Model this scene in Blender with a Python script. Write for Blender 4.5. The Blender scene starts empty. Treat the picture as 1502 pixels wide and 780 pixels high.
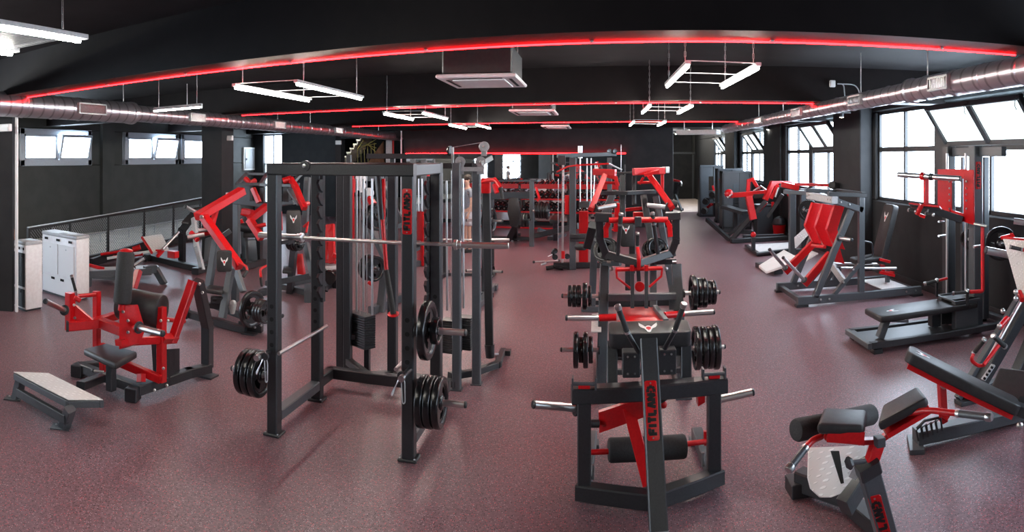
import bpy, bmesh, math, random
from mathutils import Vector, Matrix
random.seed(7)
sc = bpy.context.scene
COL = sc.collection
F, CX, HY, HC, S = 950.0, 874.0, 230.0, 2.4, 0.917   # focal length in pixels, heading column, horizon row, eye height, world scale
PI = math.pi
V = Vector

# ------------------------------------------------------------------ placing
def at(px, py, r):
    t = (px - CX) / F
    return V((math.sin(t) * r, math.cos(t) * r, HC - (py - HY) * r / F))
def G(px, py, z=0.0):
    return at(px, py, (HC - z) * F / (py - HY))
def RG(py, z=0.0):
    return (HC - z) * F / (py - HY)
def ray(px):
    t = (px - CX) / F
    return V((math.sin(t), math.cos(t), 0))
def toP(a):
    if isinstance(a, Vector): return a
    return at(*a) if (abs(a[0]) > 20 or abs(a[1]) > 45) else V(a)
def zat(py, r): return HC - (py - HY) * r / F

# ------------------------------------------------------------------ materials
MATS = {}
def mat(name, col=(.5,.5,.5), rough=.5, metal=0., emit=None, es=0., spec=.5):
    m = bpy.data.materials.new(name); m.use_nodes = True
    b = m.node_tree.nodes['Principled BSDF']
    b.inputs['Base Color'].default_value = (*col, 1)
    b.inputs['Roughness'].default_value = rough
    b.inputs['Metallic'].default_value = metal
    b.inputs['Specular IOR Level'].default_value = spec
    if emit:
        b.inputs['Emission Color'].default_value = (*emit, 1)
        b.inputs['Emission Strength'].default_value = es
    MATS[name] = m
    return m
def nodes(m): return m.node_tree.nodes, m.node_tree.links, m.node_tree.nodes['Principled BSDF']
def add_bump(m, scale=60., strength=.15, detail=3., dist=.002):
    n, l, b = nodes(m)
    tc = n.new('ShaderNodeTexCoord'); nz = n.new('ShaderNodeTexNoise'); nz.inputs['Scale'].default_value = scale
    nz.inputs['Detail'].default_value = detail
    bp = n.new('ShaderNodeBump'); bp.inputs['Strength'].default_value = strength; bp.inputs['Distance'].default_value = dist
    l.new(tc.outputs['Object'], nz.inputs['Vector']); l.new(nz.outputs['Fac'], bp.inputs['Height']); l.new(bp.outputs['Normal'], b.inputs['Normal'])
    return m
def mottle(m, c1, c2, scale, lo=.4, hi=.6, detail=6):
    n, l, b = nodes(m)
    tc = n.new('ShaderNodeTexCoord'); nz = n.new('ShaderNodeTexNoise'); nz.inputs['Scale'].default_value = scale; nz.inputs['Detail'].default_value = detail
    cr = n.new('ShaderNodeValToRGB'); cr.color_ramp.elements[0].position = lo; cr.color_ramp.elements[1].position = hi
    cr.color_ramp.elements[0].color = (*c1, 1); cr.color_ramp.elements[1].color = (*c2, 1)
    l.new(tc.outputs['Object'], nz.inputs['Vector']); l.new(nz.outputs['Fac'], cr.inputs['Fac']); l.new(cr.outputs['Color'], b.inputs['Base Color'])
    return m

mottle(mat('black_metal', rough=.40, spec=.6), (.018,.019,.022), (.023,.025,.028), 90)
mottle(mat('grey_metal', rough=.40, spec=.65), (.058,.066,.075), (.068,.077,.086), 90)  # paler frame metal; on posts the blue-grey stands in for window light
mottle(mat('silver_metal', rough=.4), (.24,.26,.27), (.28,.30,.31), 40)
mottle(mat('light_metal', rough=.4), (.42,.43,.44), (.48,.49,.50), 40)
mottle(mat('red_metal', rough=.3), (.52,.005,.008), (.58,.007,.010), 60)
mottle(mat('chrome', rough=.34, metal=1.), (.62,.62,.63), (.66,.66,.66), 10)
mottle(mat('steel', rough=.32, metal=1.), (.5,.5,.5), (.6,.6,.6), 50)
add_bump(mottle(mat('rubber', rough=.24), (.007,.007,.008), (.011,.011,.012), 70), 200, .1)
add_bump(mottle(mat('vinyl', rough=.45, spec=.4), (.022,.021,.022), (.028,.026,.027), 30), 350, .25)
add_bump(mottle(mat('foam', rough=.75), (.026,.025,.025), (.036,.034,.034), 120), 300, .4)
mottle(mat('grip', rough=.7), (.02,.02,.02), (.03,.03,.03), 150)
mat('hole', (.003,.003,.003), .9)
mottle(mat('white_plastic', rough=.4), (.82,.80,.80), (.87,.86,.86), 20)
mat('print_white', (.85,.85,.84), .5)
mat('print_red', (.75,.02,.02), .5)
mat('print_black', (.01,.01,.01), .45)
add_bump(mottle(mat('wall_paint', rough=.7, spec=.3), (.020,.021,.023), (.026,.027,.029), 3), 40, .25)
add_bump(mottle(mat('wall_green', rough=.7), (.046,.049,.046), (.058,.060,.056), 2), 40, .25)
add_bump(mottle(mat('ceiling_paint', rough=.75, spec=.25), (.016,.015,.016), (.022,.020,.022), 2), 30, .3)
mottle(mat('beam_paint', rough=.6, spec=.2), (.006,.004,.0045), (.008,.0055,.006), 5)
mottle(mat('window_frame', rough=.4), (.50,.55,.62), (.55,.60,.66), 30)
mottle(mat('dark_frame', rough=.45), (.018,.02,.022), (.024,.026,.028), 30)
mat('pane', (.9,.95,1.), .3, emit=(.70,.84,1.), es=7.5)
mat('sash_glass', (.8,.9,.9), .15, emit=(.78,.90,.95), es=1.15)
mat('lamp', (1,1,1), .4, emit=(1.,.95,.86), es=75.)
mat('led', (.3,.0,.0), .6, emit=(1.,.006,.008), es=15.)
mat('led_core', (1,.5,.4), .4, emit=(1.,.22,.16), es=9.)
mottle(mat('skin', rough=.55), (.55,.30,.22), (.60,.34,.25), 20)
mottle(mat('hair', rough=.6), (.03,.018,.012), (.05,.03,.02), 200)
mottle(mat('cloth_grey', rough=.9), (.20,.21,.25), (.25,.26,.30), 60)
mottle(mat('cloth_pale', rough=.9), (.55,.52,.54), (.62,.58,.60), 60)
mottle(mat('cloth_red', rough=.9), (.6,.03,.03), (.68,.04,.04), 60)
mottle(mat('cloth_black', rough=.9), (.02,.02,.02), (.03,.03,.03), 60)
mottle(mat('wood', rough=.5), (.22,.09,.035), (.32,.14,.06), 6)
mottle(mat('yellow_paint', rough=.5), (.45,.42,.12), (.55,.50,.16), 10)
mottle(mat('concrete', rough=.85), (.66,.63,.56), (.78,.74,.67), 3)
mottle(mat('tile', rough=.6), (.62,.50,.44), (.72,.60,.53), 3)
mat('mirror', (.92,.92,.92), .02, 1.)

def floor_mat():
    m = mat('gym_rubber', rough=.37); n, l, b = nodes(m)
    tc = n.new('ShaderNodeTexCoord')
    def noise(s, d, lo, hi):
        z = n.new('ShaderNodeTexNoise'); z.inputs['Scale'].default_value = s; z.inputs['Detail'].default_value = d
        r = n.new('ShaderNodeMapRange'); r.inputs['From Min'].default_value = lo; r.inputs['From Max'].default_value = hi
        l.new(tc.outputs['Object'], z.inputs['Vector']); l.new(z.outputs['Fac'], r.inputs['Value']); return r.outputs['Result']
    def mix(fac, a, bcol):
        x = n.new('ShaderNodeMix'); x.data_type = 'RGBA'
        l.new(fac, x.inputs['Factor'])
        for sock, c in ((x.inputs['A'], a), (x.inputs['B'], bcol)):
            if isinstance(c, tuple): sock.default_value = (*c, 1)
            else: l.new(c, sock)
        return x.outputs['Result']
    c = mix(noise(.45, 4, .35, .65), (.138,.077,.090), (.176,.103,.120))
    c = mix(noise(45, 3, .45, .60), c, (.205,.118,.134))
    def specks(scale, thr, lo, hi, col, c):
        v = n.new('ShaderNodeTexVoronoi'); v.inputs['Scale'].default_value = scale; l.new(tc.outputs['Object'], v.inputs['Vector'])
        sp = n.new('ShaderNodeSeparateColor'); l.new(v.outputs['Color'], sp.inputs['Color'])
        a1 = n.new('ShaderNodeMath'); a1.operation = 'LESS_THAN'; a1.inputs[1].default_value = thr; l.new(v.outputs['Distance'], a1.inputs[0])
        a2 = n.new('ShaderNodeMath'); a2.operation = 'COMPARE'; a2.inputs[1].default_value = (lo+hi)/2; a2.inputs[2].default_value = (hi-lo)/2; l.new(sp.outputs['Red'], a2.inputs[0])
        a3 = n.new('ShaderNodeMath'); a3.operation = 'MULTIPLY'; l.new(a1.outputs[0], a3.inputs[0]); l.new(a2.outputs[0], a3.inputs[1])
        return mix(a3.outputs[0], c, col)
    c = specks(70, .30, .0, .35, (.50,.10,.12), c)
    c = specks(95, .28, .0, .22, (.52,.42,.43), c)
    c = specks(80, .34, .0, .40, (.035,.022,.026), c)
    l.new(c, b.inputs['Base Color'])
    z = noise(160, 2, .3, .7); bp = n.new('ShaderNodeBump'); bp.inputs['Strength'].default_value = .2; bp.inputs['Distance'].default_value = .002
    l.new(z, bp.inputs['Height']); l.new(bp.outputs['Normal'], b.inputs['Normal'])
floor_mat()
def diamond_mat():
    m = mat('tread_plate', rough=.45, metal=.0); n, l, b = nodes(m)
    tc = n.new('ShaderNodeTexCoord'); outs = []
    for a in (45, -45):
        mp = n.new('ShaderNodeMapping'); mp.inputs['Rotation'].default_value = (0.5, 0.3, math.radians(a)); mp.inputs['Scale'].default_value = (14, 44, 30)
        vo = n.new('ShaderNodeTexVoronoi'); vo.inputs['Scale'].default_value = 1.; vo.inputs['Randomness'].default_value = 0.
        l.new(tc.outputs['Object'], mp.inputs['Vector']); l.new(mp.outputs['Vector'], vo.inputs['Vector'])
        r = n.new('ShaderNodeMapRange'); r.inputs['From Min'].default_value = .22; r.inputs['From Max'].default_value = .34; r.inputs['To Min'].default_value = 1; r.inputs['To Max'].default_value = 0
        l.new(vo.outputs['Distance'], r.inputs['Value']); outs.append(r.outputs['Result'])
    mx = n.new('ShaderNodeMath'); mx.operation = 'MAXIMUM'; l.new(outs[0], mx.inputs[0]); l.new(outs[1], mx.inputs[1])
    bp = n.new('ShaderNodeBump'); bp.inputs['Strength'].default_value = .8; bp.inputs['Distance'].default_value = .004
    l.new(mx.outputs[0], bp.inputs['Height']); l.new(bp.outputs['Normal'], b.inputs['Normal'])
    cr = n.new('ShaderNodeValToRGB'); cr.color_ramp.elements[0].color = (.74,.71,.69,1); cr.color_ramp.elements[1].color = (.92,.90,.88,1)  # near-white tones stand in for tube light reflected off the plate
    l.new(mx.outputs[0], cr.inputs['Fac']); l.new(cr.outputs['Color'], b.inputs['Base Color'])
diamond_mat()
def duct_mat():
    m = mat('duct_metal', rough=.30, metal=.9); n, l, b = nodes(m)
    tc = n.new('ShaderNodeTexCoord'); mp = n.new('ShaderNodeMapping'); mp.inputs['Rotation'].default_value = (0, 0, 0)
    wv = n.new('ShaderNodeTexWave'); wv.bands_direction = 'Y'; wv.inputs['Scale'].default_value = 1.6; wv.inputs['Distortion'].default_value = .3
    cr = n.new('ShaderNodeValToRGB'); cr.color_ramp.elements[0].position = 0; cr.color_ramp.elements[1].position = .12
    cr.color_ramp.elements[0].color = (.30,.29,.31,1); cr.color_ramp.elements[1].color = (.56,.54,.58,1)
    l.new(tc.outputs['Object'], mp.inputs['Vector']); l.new(mp.outputs['Vector'], wv.inputs['Vector']); l.new(wv.outputs['Fac'], cr.inputs['Fac'])
    l.new(cr.outputs['Color'], b.inputs['Base Color'])
    bp = n.new('ShaderNodeBump'); bp.inputs['Strength'].default_value = .35; bp.inputs['Distance'].default_value = .01
    l.new(wv.outputs['Fac'], bp.inputs['Height']); l.new(bp.outputs['Normal'], b.inputs['Normal'])
duct_mat()

# ------------------------------------------------------------------ mesh collector
class MB:
    def __init__(s, m='black_metal'): s.v = []; s.f = []; s.fm = []; s.m = m
    def add(s, vs, fs, m=None):
        k = len(s.v); s.v += [V(a) for a in vs]
        for f in fs: s.f.append([k + i for i in f]); s.fm.append(m or s.m)
        return s
    def rings(s, rings, m=None, cap=True, closed=True):
        k = len(s.v); n = len(rings[0])
        for r in rings: s.v += [V(a) for a in r]
        for i in range(len(rings) - 1):
            for j in range(n if closed else n - 1):
                j2 = (j + 1) % n
                s.f.append([k+i*n+j, k+i*n+j2, k+(i+1)*n+j2, k+(i+1)*n+j]); s.fm.append(m or s.m)
        if cap:
            s.f.append([k + j for j in range(n)][::-1]); s.fm.append(m or s.m)
            s.f.append([k + (len(rings)-1)*n + j for j in range(n)]); s.fm.append(m or s.m)
        return s
    def beam(s, p, q, w=.08, h=None, up=None, m=None, cap=None):
        p, q = toP(p), toP(q); h = h or w; d = (q - p).normalized()
        if up is None: up = V((0,1,0)) if abs(d.z) > .9 else V((0,0,1))
        side = d.cross(up).normalized(); upv = side.cross(d).normalized()
        c = min(w, h) * .09; a, b = w/2, h/2
        sec = [(-a+c,-b),(a-c,-b),(a,-b+c),(a,b-c),(a-c,b),(-a+c,b),(-a,b-c),(-a,-b+c)]
        s.rings([[o + side*x + upv*y for x, y in sec] for o in (p, q)], m)
        return s
    def path(s, pts, w=.08, h=None, m=None, up=None):
        pts = [toP(a) for a in pts]
        for i in range(len(pts)-1):
            d = (pts[i+1]-pts[i]).normalized() * (w*.42)
            s.beam(pts[i] - (d if i else V()), pts[i+1] + (d if i < len(pts)-2 else V()), w, h, up, m)
        return s
    def tube(s, pts, r=.015, n=12, m=None, fillet=0., cap=True):
        pts = [toP(a) for a in pts]
        if fillet and len(pts) > 2:
            o = [pts[0]]
            for i in range(1, len(pts)-1):
                a, b, c = pts[i-1], pts[i], pts[i+1]
                f1 = min(fillet, (a-b).length*.45); f2 = min(fillet, (c-b).length*.45)
                p0 = b + (a-b).normalized()*f1; p2 = b + (c-b).normalized()*f2
                for k in range(6):
                    t = k/5; o.append(p0*(1-t)**2 + b*2*t*(1-t) + p2*t*t)
            o.append(pts[-1]); pts = o
        rings = []; up = None
        for i, p in enumerate(pts):
            d = (pts[min(i+1, len(pts)-1)] - pts[max(i-1, 0)]).normalized()
            if up is None: up = V((0,0,1)) if abs(d.z) < .9 else V((1,0,0))
            sd = d.cross(up).normalized(); up = sd.cross(d).normalized()
            rr = r[i] if isinstance(r, (list, tuple)) else r
            rings.append([p + (sd*math.cos(2*PI*j/n) + up*math.sin(2*PI*j/n))*rr for j in range(n)])
        return s.rings(rings, m, cap)
    def cyl(s, p, q, r=.02, r2=None, n=20, m=None):
        p, q = toP(p), toP(q)
        return s.tube([p, q], [r, r if r2 is None else r2], n, m)
    def lathe(s, c, ax, prof, n=28, m=None, cap=True):
        c = toP(c); ax = V(ax).normalized(); u = V((0,0,1)) if abs(ax.z) < .9 else V((1,0,0))
        a = ax.cross(u).normalized(); b = a.cross(ax)
        return s.rings([[c + ax*h + (a*math.cos(2*PI*j/n) + b*math.sin(2*PI*j/n))*max(r, 1e-4) for j in range(n)] for r, h in prof], m, cap)
    def roller(s, p, q, r, m=None, e=.02, n=28):
        p, q = toP(p), toP(q); L = (q-p).length; e = min(e, r*.4)
        pr = [(r*.2,0),(r-e,0),(r-e*.3,e*.3),(r,e),(r,L-e),(r-e*.3,L-e*.3),(r-e,L),(r*.2,L)]
        return s.lathe(p, q-p, pr, n, m)
    def box(s, c, d, m=None, rz=0., bev=0.):
        c = toP(c); x, y, z = [a/2 for a in d]; R = Matrix.Rotation(rz, 3, 'Z')
        pts = [c + R @ V((x*i, y*j, -z)) for i, j in ((-1,-1),(1,-1),(1,1),(-1,1))]
        return s.slab(pts, V((0,0,2*z)), bev or min(d)*.06, 1, m)
    def prism(s, pts, t, m=None):
        pts = [toP(a) for a in pts]; t = V(t); n = len(pts)
        vs = pts + [p + t for p in pts]
        fs = [list(range(n))[::-1], list(range(n, 2*n))] + [[i, (i+1) % n, n+(i+1) % n, n+i] for i in range(n)]
        return s.add(vs, fs, m)
    def slab(s, pts, t, r=.012, seg=2, m=None):
        pts = [toP(a) for a in pts]; bm = bmesh.new()
        vs = [bm.verts.new(p) for p in pts] + [bm.verts.new(p + V(t)) for p in pts]; n = len(pts)
        bm.faces.new(vs[:n][::-1]); bm.faces.new(vs[n:])
        for i in range(n): bm.faces.new((vs[i], vs[(i+1) % n], vs[n+(i+1) % n], vs[n+i]))
        if r > 0:
            try: bmesh.ops.bevel(bm, geom=list(bm.edges), offset=r, offset_type='OFFSET', segments=seg, profile=.5, affect='EDGES', clamp_overlap=True)
            except Exception: pass
        bmesh.ops.recalc_face_normals(bm, faces=bm.faces)
        bm.verts.index_update()
        s.add([v.co.copy() for v in bm.verts], [[v.index for v in f.verts] for f in bm.faces], m); bm.free()
        return s
    def pad(s, c, u, v, n_, lu, lv, ln, r=.02, m=None):   # rounded cushion with axes u, v, n
        c = toP(c); u, v, n_ = V(u).normalized(), V(v).normalized(), V(n_).normalized()
        # octagonal-ish outline with rounded corners
        k = min(lu, lv)*.18; a, b = lu/2, lv/2; o = []
        for cx, cy, a0 in ((a-k,b-k,0),(-a+k,b-k,90),(-a+k,-b+k,180),(a-k,-b+k,270)):
            for q in range(4):
                g = math.radians(a0 + q*30); o.append((cx+k*math.cos(g), cy+k*math.sin(g)))
        return s.slab([c + u*x + v*y - n_*ln/2 for x, y in o], n_*ln, r, 3, m)
    def bolt(s, p, n_, r=.016, m='steel'):
        return s.lathe(p, n_, [(r,0),(r,r*.5),(r*.75,r*.9),(r*.2,r*1.0)], 8, m)
    def sphere(s, c, r, m=None, n=14, sq=(1,1,1)):
        c = toP(c)
        return s.rings([[c + V((math.cos(2*PI*j/n)*math.sin(PI*i/8+1e-3)*r*sq[0], math.sin(2*PI*j/n)*math.sin(PI*i/8+1e-3)*r*sq[1], math.cos(PI*i/8+ (1e-3 if i<8 else -1e-3))*r*sq[2])) for j in range(n)] for i in range(9)], m)
    def build(s, name, parent=None, origin=V(), label=None, smooth=32):
        me = bpy.data.meshes.new(name)
        me.from_pydata([(v - origin)*S for v in s.v], [], s.f)
        sl = []
        for x in s.fm:
            if x not in sl: sl.append(x)
        for x in sl: me.materials.append(MATS[x])
        me.polygons.foreach_set('material_index', [sl.index(x) for x in s.fm])
        bm = bmesh.new(); bm.from_mesh(me); bmesh.ops.recalc_face_normals(bm, faces=bm.faces); bm.to_mesh(me); bm.free()
        me.polygons.foreach_set('use_smooth', [True]*len(me.polygons))
        me.set_sharp_from_angle(angle=math.radians(smooth)); me.update()
        o = bpy.data.objects.new(name, me); COL.objects.link(o)
        if parent is not None: o.parent = parent
        if label: o['label'] = label
        return o

SPLIT = {k: v for k, v in (x.split(':') for x in 'clip:clip hanger:hanger adjustment_holes:adjustment_hole foot_pads:foot_pad guide_rods:guide_rod cables:cable left_tower_posts:tower_post posts:post uprights:upright grips:grip pads:pad pins:pin locking_pins:locking_pin twin_struts:strut corner_blocks:corner_block cross_beams:cross_beam legs:leg stop_rubbers:rubber_stop seat_rails:seat_rail scale_plates:scale_plate pulley_wheels:pulley_wheel thigh_rollers:thigh_roller chrome_handles:chrome_handle pad_plates:pad_plate red_levers:red_lever centre_posts:centre_post beams:beam air_slots:air_slot bent_plates:bent_plate pivot_nuts:pivot_nut bolts:bolt foot_cap:foot_cap'.split())}
WHOLE = {'lettering','emblem','vent_slats','slats','louvre','wire_mesh','steps','weight_stack','chain','sign_plate','adjustment_strip','adjustment_rack','conduit','tread_surface','sleeve','shaft'}
def clusters(isl):
    bb = []
    for m_ in isl:
        bb.append([[min(v[i] for v in m_.v)-.012 for i in range(3)], [max(v[i] for v in m_.v)+.012 for i in range(3)], [m_]])
    ch = True
    while ch:
        ch = False
        for i in range(len(bb)):
            for j in range(i+1, len(bb)):
                a, b = bb[i], bb[j]
                if all(a[0][k] <= b[1][k] and b[0][k] <= a[1][k] for k in range(3)):
                    a[0] = [min(x) for x in zip(a[0], b[0])]; a[1] = [max(x) for x in zip(a[1], b[1])]; a[2] += b[2]; bb.pop(j); ch = True; break
            if ch: break
    out = []
    for a in bb:
        m = MB(a[2][0].m)
        for q in a[2]:
            k = len(m.v); m.v += q.v; m.f += [[k+i for i in f] for f in q.f]; m.fm += q.fm
        out.append(m)
    return out
def islands(mb):
    par = list(range(len(mb.v)))
    def find(a):
        while par[a] != a: par[a] = par[par[a]]; a = par[a]
        return a
    for f in mb.f:
        r = find(f[0])
        for i in f[1:]: par[find(i)] = r
    out = {}
    for f, m in zip(mb.f, mb.fm):
        r = find(f[0])
        if r not in out: out[r] = (MB(mb.m), {})
        m_, mp = out[r]; g = []
        for i in f:
            if i not in mp: mp[i] = len(m_.v); m_.v.append(mb.v[i])
            g.append(mp[i])
        m_.f.append(g); m_.fm.append(m)
    return [x[0] for x in out.values()]
class Thing:
    def __init__(s, name, label, cat, loc, group=None, kind=None):
        s.loc = V((toP(loc).x, toP(loc).y, toP(loc).z)); o = bpy.data.objects.new(name, None); COL.objects.link(o)
        o.location = s.loc*S; o.empty_display_size = .1; o['label'] = label; o['category'] = cat
        if group: o['group'] = group
        if kind: o['kind'] = kind
        s.o = o
    def part(s, name, mb, parent=None, label=None):
        if name not in WHOLE:
            isl = islands(mb); o = None
            if name not in SPLIT: isl = clusters(isl)
            if len(isl) > 1 or name in SPLIT:
                for m_ in sorted(isl, key=lambda q: len(q.v)): o = m_.build(SPLIT.get(name, name), parent or s.o, s.loc, label)
                return o
        return mb.build(name, parent or s.o, s.loc, label)
def single(name, mb, label, cat, group=None, loc=None, kind=None):
    if loc is None:
        n = len(mb.v); loc = V((sum(v.x for v in mb.v)/n, sum(v.y for v in mb.v)/n, min(v.z for v in mb.v)))
    o = mb.build(name, None, loc); o.location = loc*S; o['label'] = label; o['category'] = cat
    if group: o['group'] = group
    if kind: o['kind'] = kind
    return o
def struct(name, mb, parent=None):
    o = mb.build(name, parent, V())
    if parent is None: o['kind'] = 'structure'
    return o
def copy_tree(o, parent=None, loc=None):
    c = o.copy(); COL.objects.link(c)
    if parent is not None: c.parent = parent
    if loc is not None: c.location = loc
    for ch in list(o.children): copy_tree(ch, c)
    return c

# ------------------------------------------------------------------ lettering and emblem
GLY = {  # heavy strokes on a 1 x 1.25 cell
 'F': [[(0,0),(0,1)],[(0,.91),(1,.91)],[(0,.5),(.8,.5)]],
 'I': [[(0,0),(0,1)]],
 'T': [[(.5,0),(.5,1)],[(0,.91),(1,.91)]],
 'L': [[(0,1),(0,0)],[(0,.09),(.8,.09)]],
 'A': [[(0,0),(.45,1)],[(.45,1),(.9,0)]],
 'N': [[(0,0),(0,1)],[(0,1),(.9,0)],[(.9,0),(.9,1)]],
 'D': [[(0,.09),(.6,.09)],[(.6,.09),(.95,.3)],[(.95,.3),(.95,.7)],[(.95,.7),(.6,.91)],[(.6,.91),(0,.91)],[(0,.6),(0,.4)]],
}
GW = {'F':1,'I':.1,'T':1,'L':.85,'A':.9,'N':.9,'D':.95}
def sign(th, p_bottom, p_top, normal, w, parent=None):
    """red rounded plate running p_bottom -> p_top with FITLAND lettering reading upwards"""
    pb, pt = toP(p_bottom), toP(p_top); n = V(normal).normalized(); u = (pt-pb).normalized(); L = (pt-pb).length
    v = n.cross(u).normalized()      # across; text 'up' direction points to -side
    c = (pb+pt)/2
    mb = MB('red_metal'); mb.pad(c + n*.004, u, v, n, L, w, .006, .002)
    mb.bolt(c + u*(L/2-.018*L/.4) + n*.007, n, .006); mb.bolt(c - u*(L/2-.018*L/.4) + n*.007, n, .006)
    pl = th.part('sign_plate', mb, parent)
    tx = MB('print_black'); H_ = w*.64; word = 'FITLAND'; tw = .31
    tot = sum(GW[ch] for ch in word) + .42*(len(word)-1); sx = (L*.78)/tot; x = -L*.39
    up = v if (v.cross(n)).dot(u) > 0 else -v
    up = n.cross(u)
    for ch in word:
        for seg in GLY[ch]:
            for a, b in zip(seg[:-1], seg[1:]):
                P = c + u*(x + a[0]*sx) + up*((a[1]-.5)*H_) + n*.0095
                Q = c + u*(x + b[0]*sx) + up*((b[1]-.5)*H_) + n*.0095
                tx.beam(P, Q, tw*H_*1.25, .003, up=n)
        x += (GW[ch] + .42)*sx
    th.part('lettering', tx, pl)
def emblem(th, c, right, up, size, parent=None):
    c = toP(c); r = V(right).normalized(); u = V(up).normalized(); n = r.cross(u).normalized(); k = size*.8
    mb = MB('print_white')
    f = lambda pts, m, d=.0: mb.prism([c + r*(x*k) + u*(y*k) + n*d for x, y in pts], n*.0015, m)
    for s_ in (-1, 1):
        f([(s_*.12,.02),(s_*.28,.30),(s_*.46,.56),(s_*.46,.26),(s_*.38,.04),(s_*.26,-.08),(s_*.12,-.10)], 'print_white')
    f([(-.13,.10),(-.06,.20),(.06,.20),(.13,.10),(.21,-.12),(.13,-.30),(.09,-.50),(0,-.58),(-.09,-.50),(-.13,-.30),(-.21,-.12)], 'print_white')
    f([(-.11,0),(0,.06),(.11,0),(.12,-.16),(0,-.34),(-.12,-.16)], 'print_red', .0015)
    return th.part('emblem', mb, parent)

# ------------------------------------------------------------------ weight plates
def make_plate_mesh():
    mb = MB('rubber'); N = 48; R_ = 1.0; T = .5   # unit radius, unit thickness; axis = X
    def ring(r, x): return [V((x, r*math.cos(2*PI*j/N), r*math.sin(2*PI*j/N))) for j in range(N)]
    def seg(r, x, j): return V((x, r*math.cos(2*PI*j/N), r*math.sin(2*PI*j/N)))
    # outer rim (closed loop profile)
    pr = [(.74,.26),(.78,.44),(.83,.5),(.95,.5),(.985,.43),(1.,.30),(1.,-.30),(.985,-.43),(.95,-.5),(.83,-.5),(.78,-.44),(.74,-.26)]
    rr = [ring(r, x) for r, x in pr]
    mb.rings(rr + [rr[0]], cap=False)
    # hub
    ph = [(.11,.5),(.20,.5),(.27,.40),(.29,.26),(.29,-.26),(.27,-.40),(.20,-.5),(.11,-.5)]
    rr = [ring(r, x) for r, x in ph]; mb.rings(rr + [rr[0]], cap=False)
    # web with three grip openings
    def slot(j): return (j % 16) in range(3, 11)
    for j in range(N):
        spans = [(.28,.38),(.62,.75)] if slot(j) else [(.28,.75)]
        for a, b in spans:
            for x in (.24, -.24):
                mb.add([seg(a,x,j), seg(b,x,j), seg(b,x,j+1), seg(a,x,j+1)], [(0,1,2,3)])
        if slot(j):
            for r_ in (.38, .62): mb.add([seg(r_,.24,j), seg(r_,-.24,j), seg(r_,-.24,j+1), seg(r_,.24,j+1)], [(0,1,2,3)])
            for e in (j, j+1):
                if slot(j) and not slot(j - 1 if e == j else j + 1):
                    mb.add([seg(.38,.24,e), seg(.62,.24,e), seg(.62,-.24,e), seg(.38,-.24,e)], [(0,1,2,3)])
    mb2 = MB('steel'); rr = [ring(r, x) for r, x in ((.10,.52),(.15,.52),(.15,.48),(.15,-.48),(.15,-.52),(.10,-.52))]
    mb2.rings(rr + [rr[0]], cap=False)
    mb.v_off = len(mb.v)
    mb.add(mb2.v, mb2.f, 'steel')
    o = mb.build('weight_plate'); me = o.data; bpy.data.objects.remove(o)
    return me
PLATE = make_plate_mesh()
ORD = ['outermost', 'second', 'third', 'fourth', 'fifth', 'sixth']
def plates(base, axis, specs, where, cat='weight plate', split=True):
    """base: point on the peg; axis points outwards; specs: list of (offset from base, radius, thickness) listed from the outermost inwards"""
    b = toP(base); ax = V(axis).normalized(); q = V((1,0,0)).rotation_difference(ax)
    for i, (off, R_, T) in enumerate(specs):
        o = bpy.data.objects.new('weight_plate', PLATE); COL.objects.link(o)
        o.location = (b + ax*off)*S; o.rotation_mode = 'QUATERNION'
        o.rotation_quaternion = q @ Matrix.Rotation(random.uniform(0, 6), 3, 'X').to_quaternion()
        o.scale = (T*S*1.28, R_*S, R_*S)
        size = 'large' if R_ > .2 else ('medium' if R_ > .13 else 'small')
        if len(specs) == 1: lab = f'{size} black weight plate alone on {where}'
        elif i == 0: lab = f'{size} black weight plate, outermost on {where}'
        elif i == len(specs)-1: lab = f'{size} black weight plate, innermost on {where}'
        else: lab = f'{size} black weight plate, {ORD[i]} from tip on {where}'
        o['label'] = lab; o['category'] = cat; o['group'] = 'black weight plates on pegs'
def peg(mb, p, q, r=.025, m='chrome', collar=True):
    p, q = toP(p), toP(q); d = (q-p).normalized()
    mb.cyl(p, q, r, m=m, n=20); mb.lathe(q - d*.002, d, [(r*.98,0),(r*1.04,.004),(r*1.04,.012),(r*.8,.02),(r*.3,.022)], 20, 'black_metal')
    if collar: mb.lathe(p, d, [(r*1.9,0),(r*2,.004),(r*2,.012),(r*1.9,.016)], 20, 'black_metal')
def grip(mb, p, q, r=.017, m='grip', ends=True):
    p, q = toP(p), toP(q); d = (q-p).normalized(); mb.cyl(p, q, r, m=m)
    if ends:
        mb.lathe(p - d*.012, d, [(r*.9,0),(r*1.15,.003),(r*1.15,.022)], 20, 'steel'); mb.lathe(q + d*.012, -d, [(r*.9,0),(r*1.15,.003),(r*1.15,.022)], 20, 'steel')
# ================================================================== THE ROOM
SK = .1537                                      # the beams and the end wall stand a little askew to the side walls
NB = V((math.sin(SK), math.cos(SK), 0)); EB = V((math.cos(SK), -math.sin(SK), 0))
XL, XR, YB, ZC, ZB = -14.3, 5.67, -8.0, 3.85, 3.30
def onD(px, D, z=0.):
    t = (px - CX)/F; r = D/math.cos(t - SK); return V((math.sin(t)*r, math.cos(t)*r, z))
def lineX(X, D, z=0.): return V((X, (D - X*NB.x)/NB.y, z))
def quadbox(pts, z0, z1, m, mb=None):
    mb = mb or MB(m); mb.prism([V((p[0], p[1], z0)) for p in pts], V((0,0,z1-z0)), m); return mb

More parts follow.
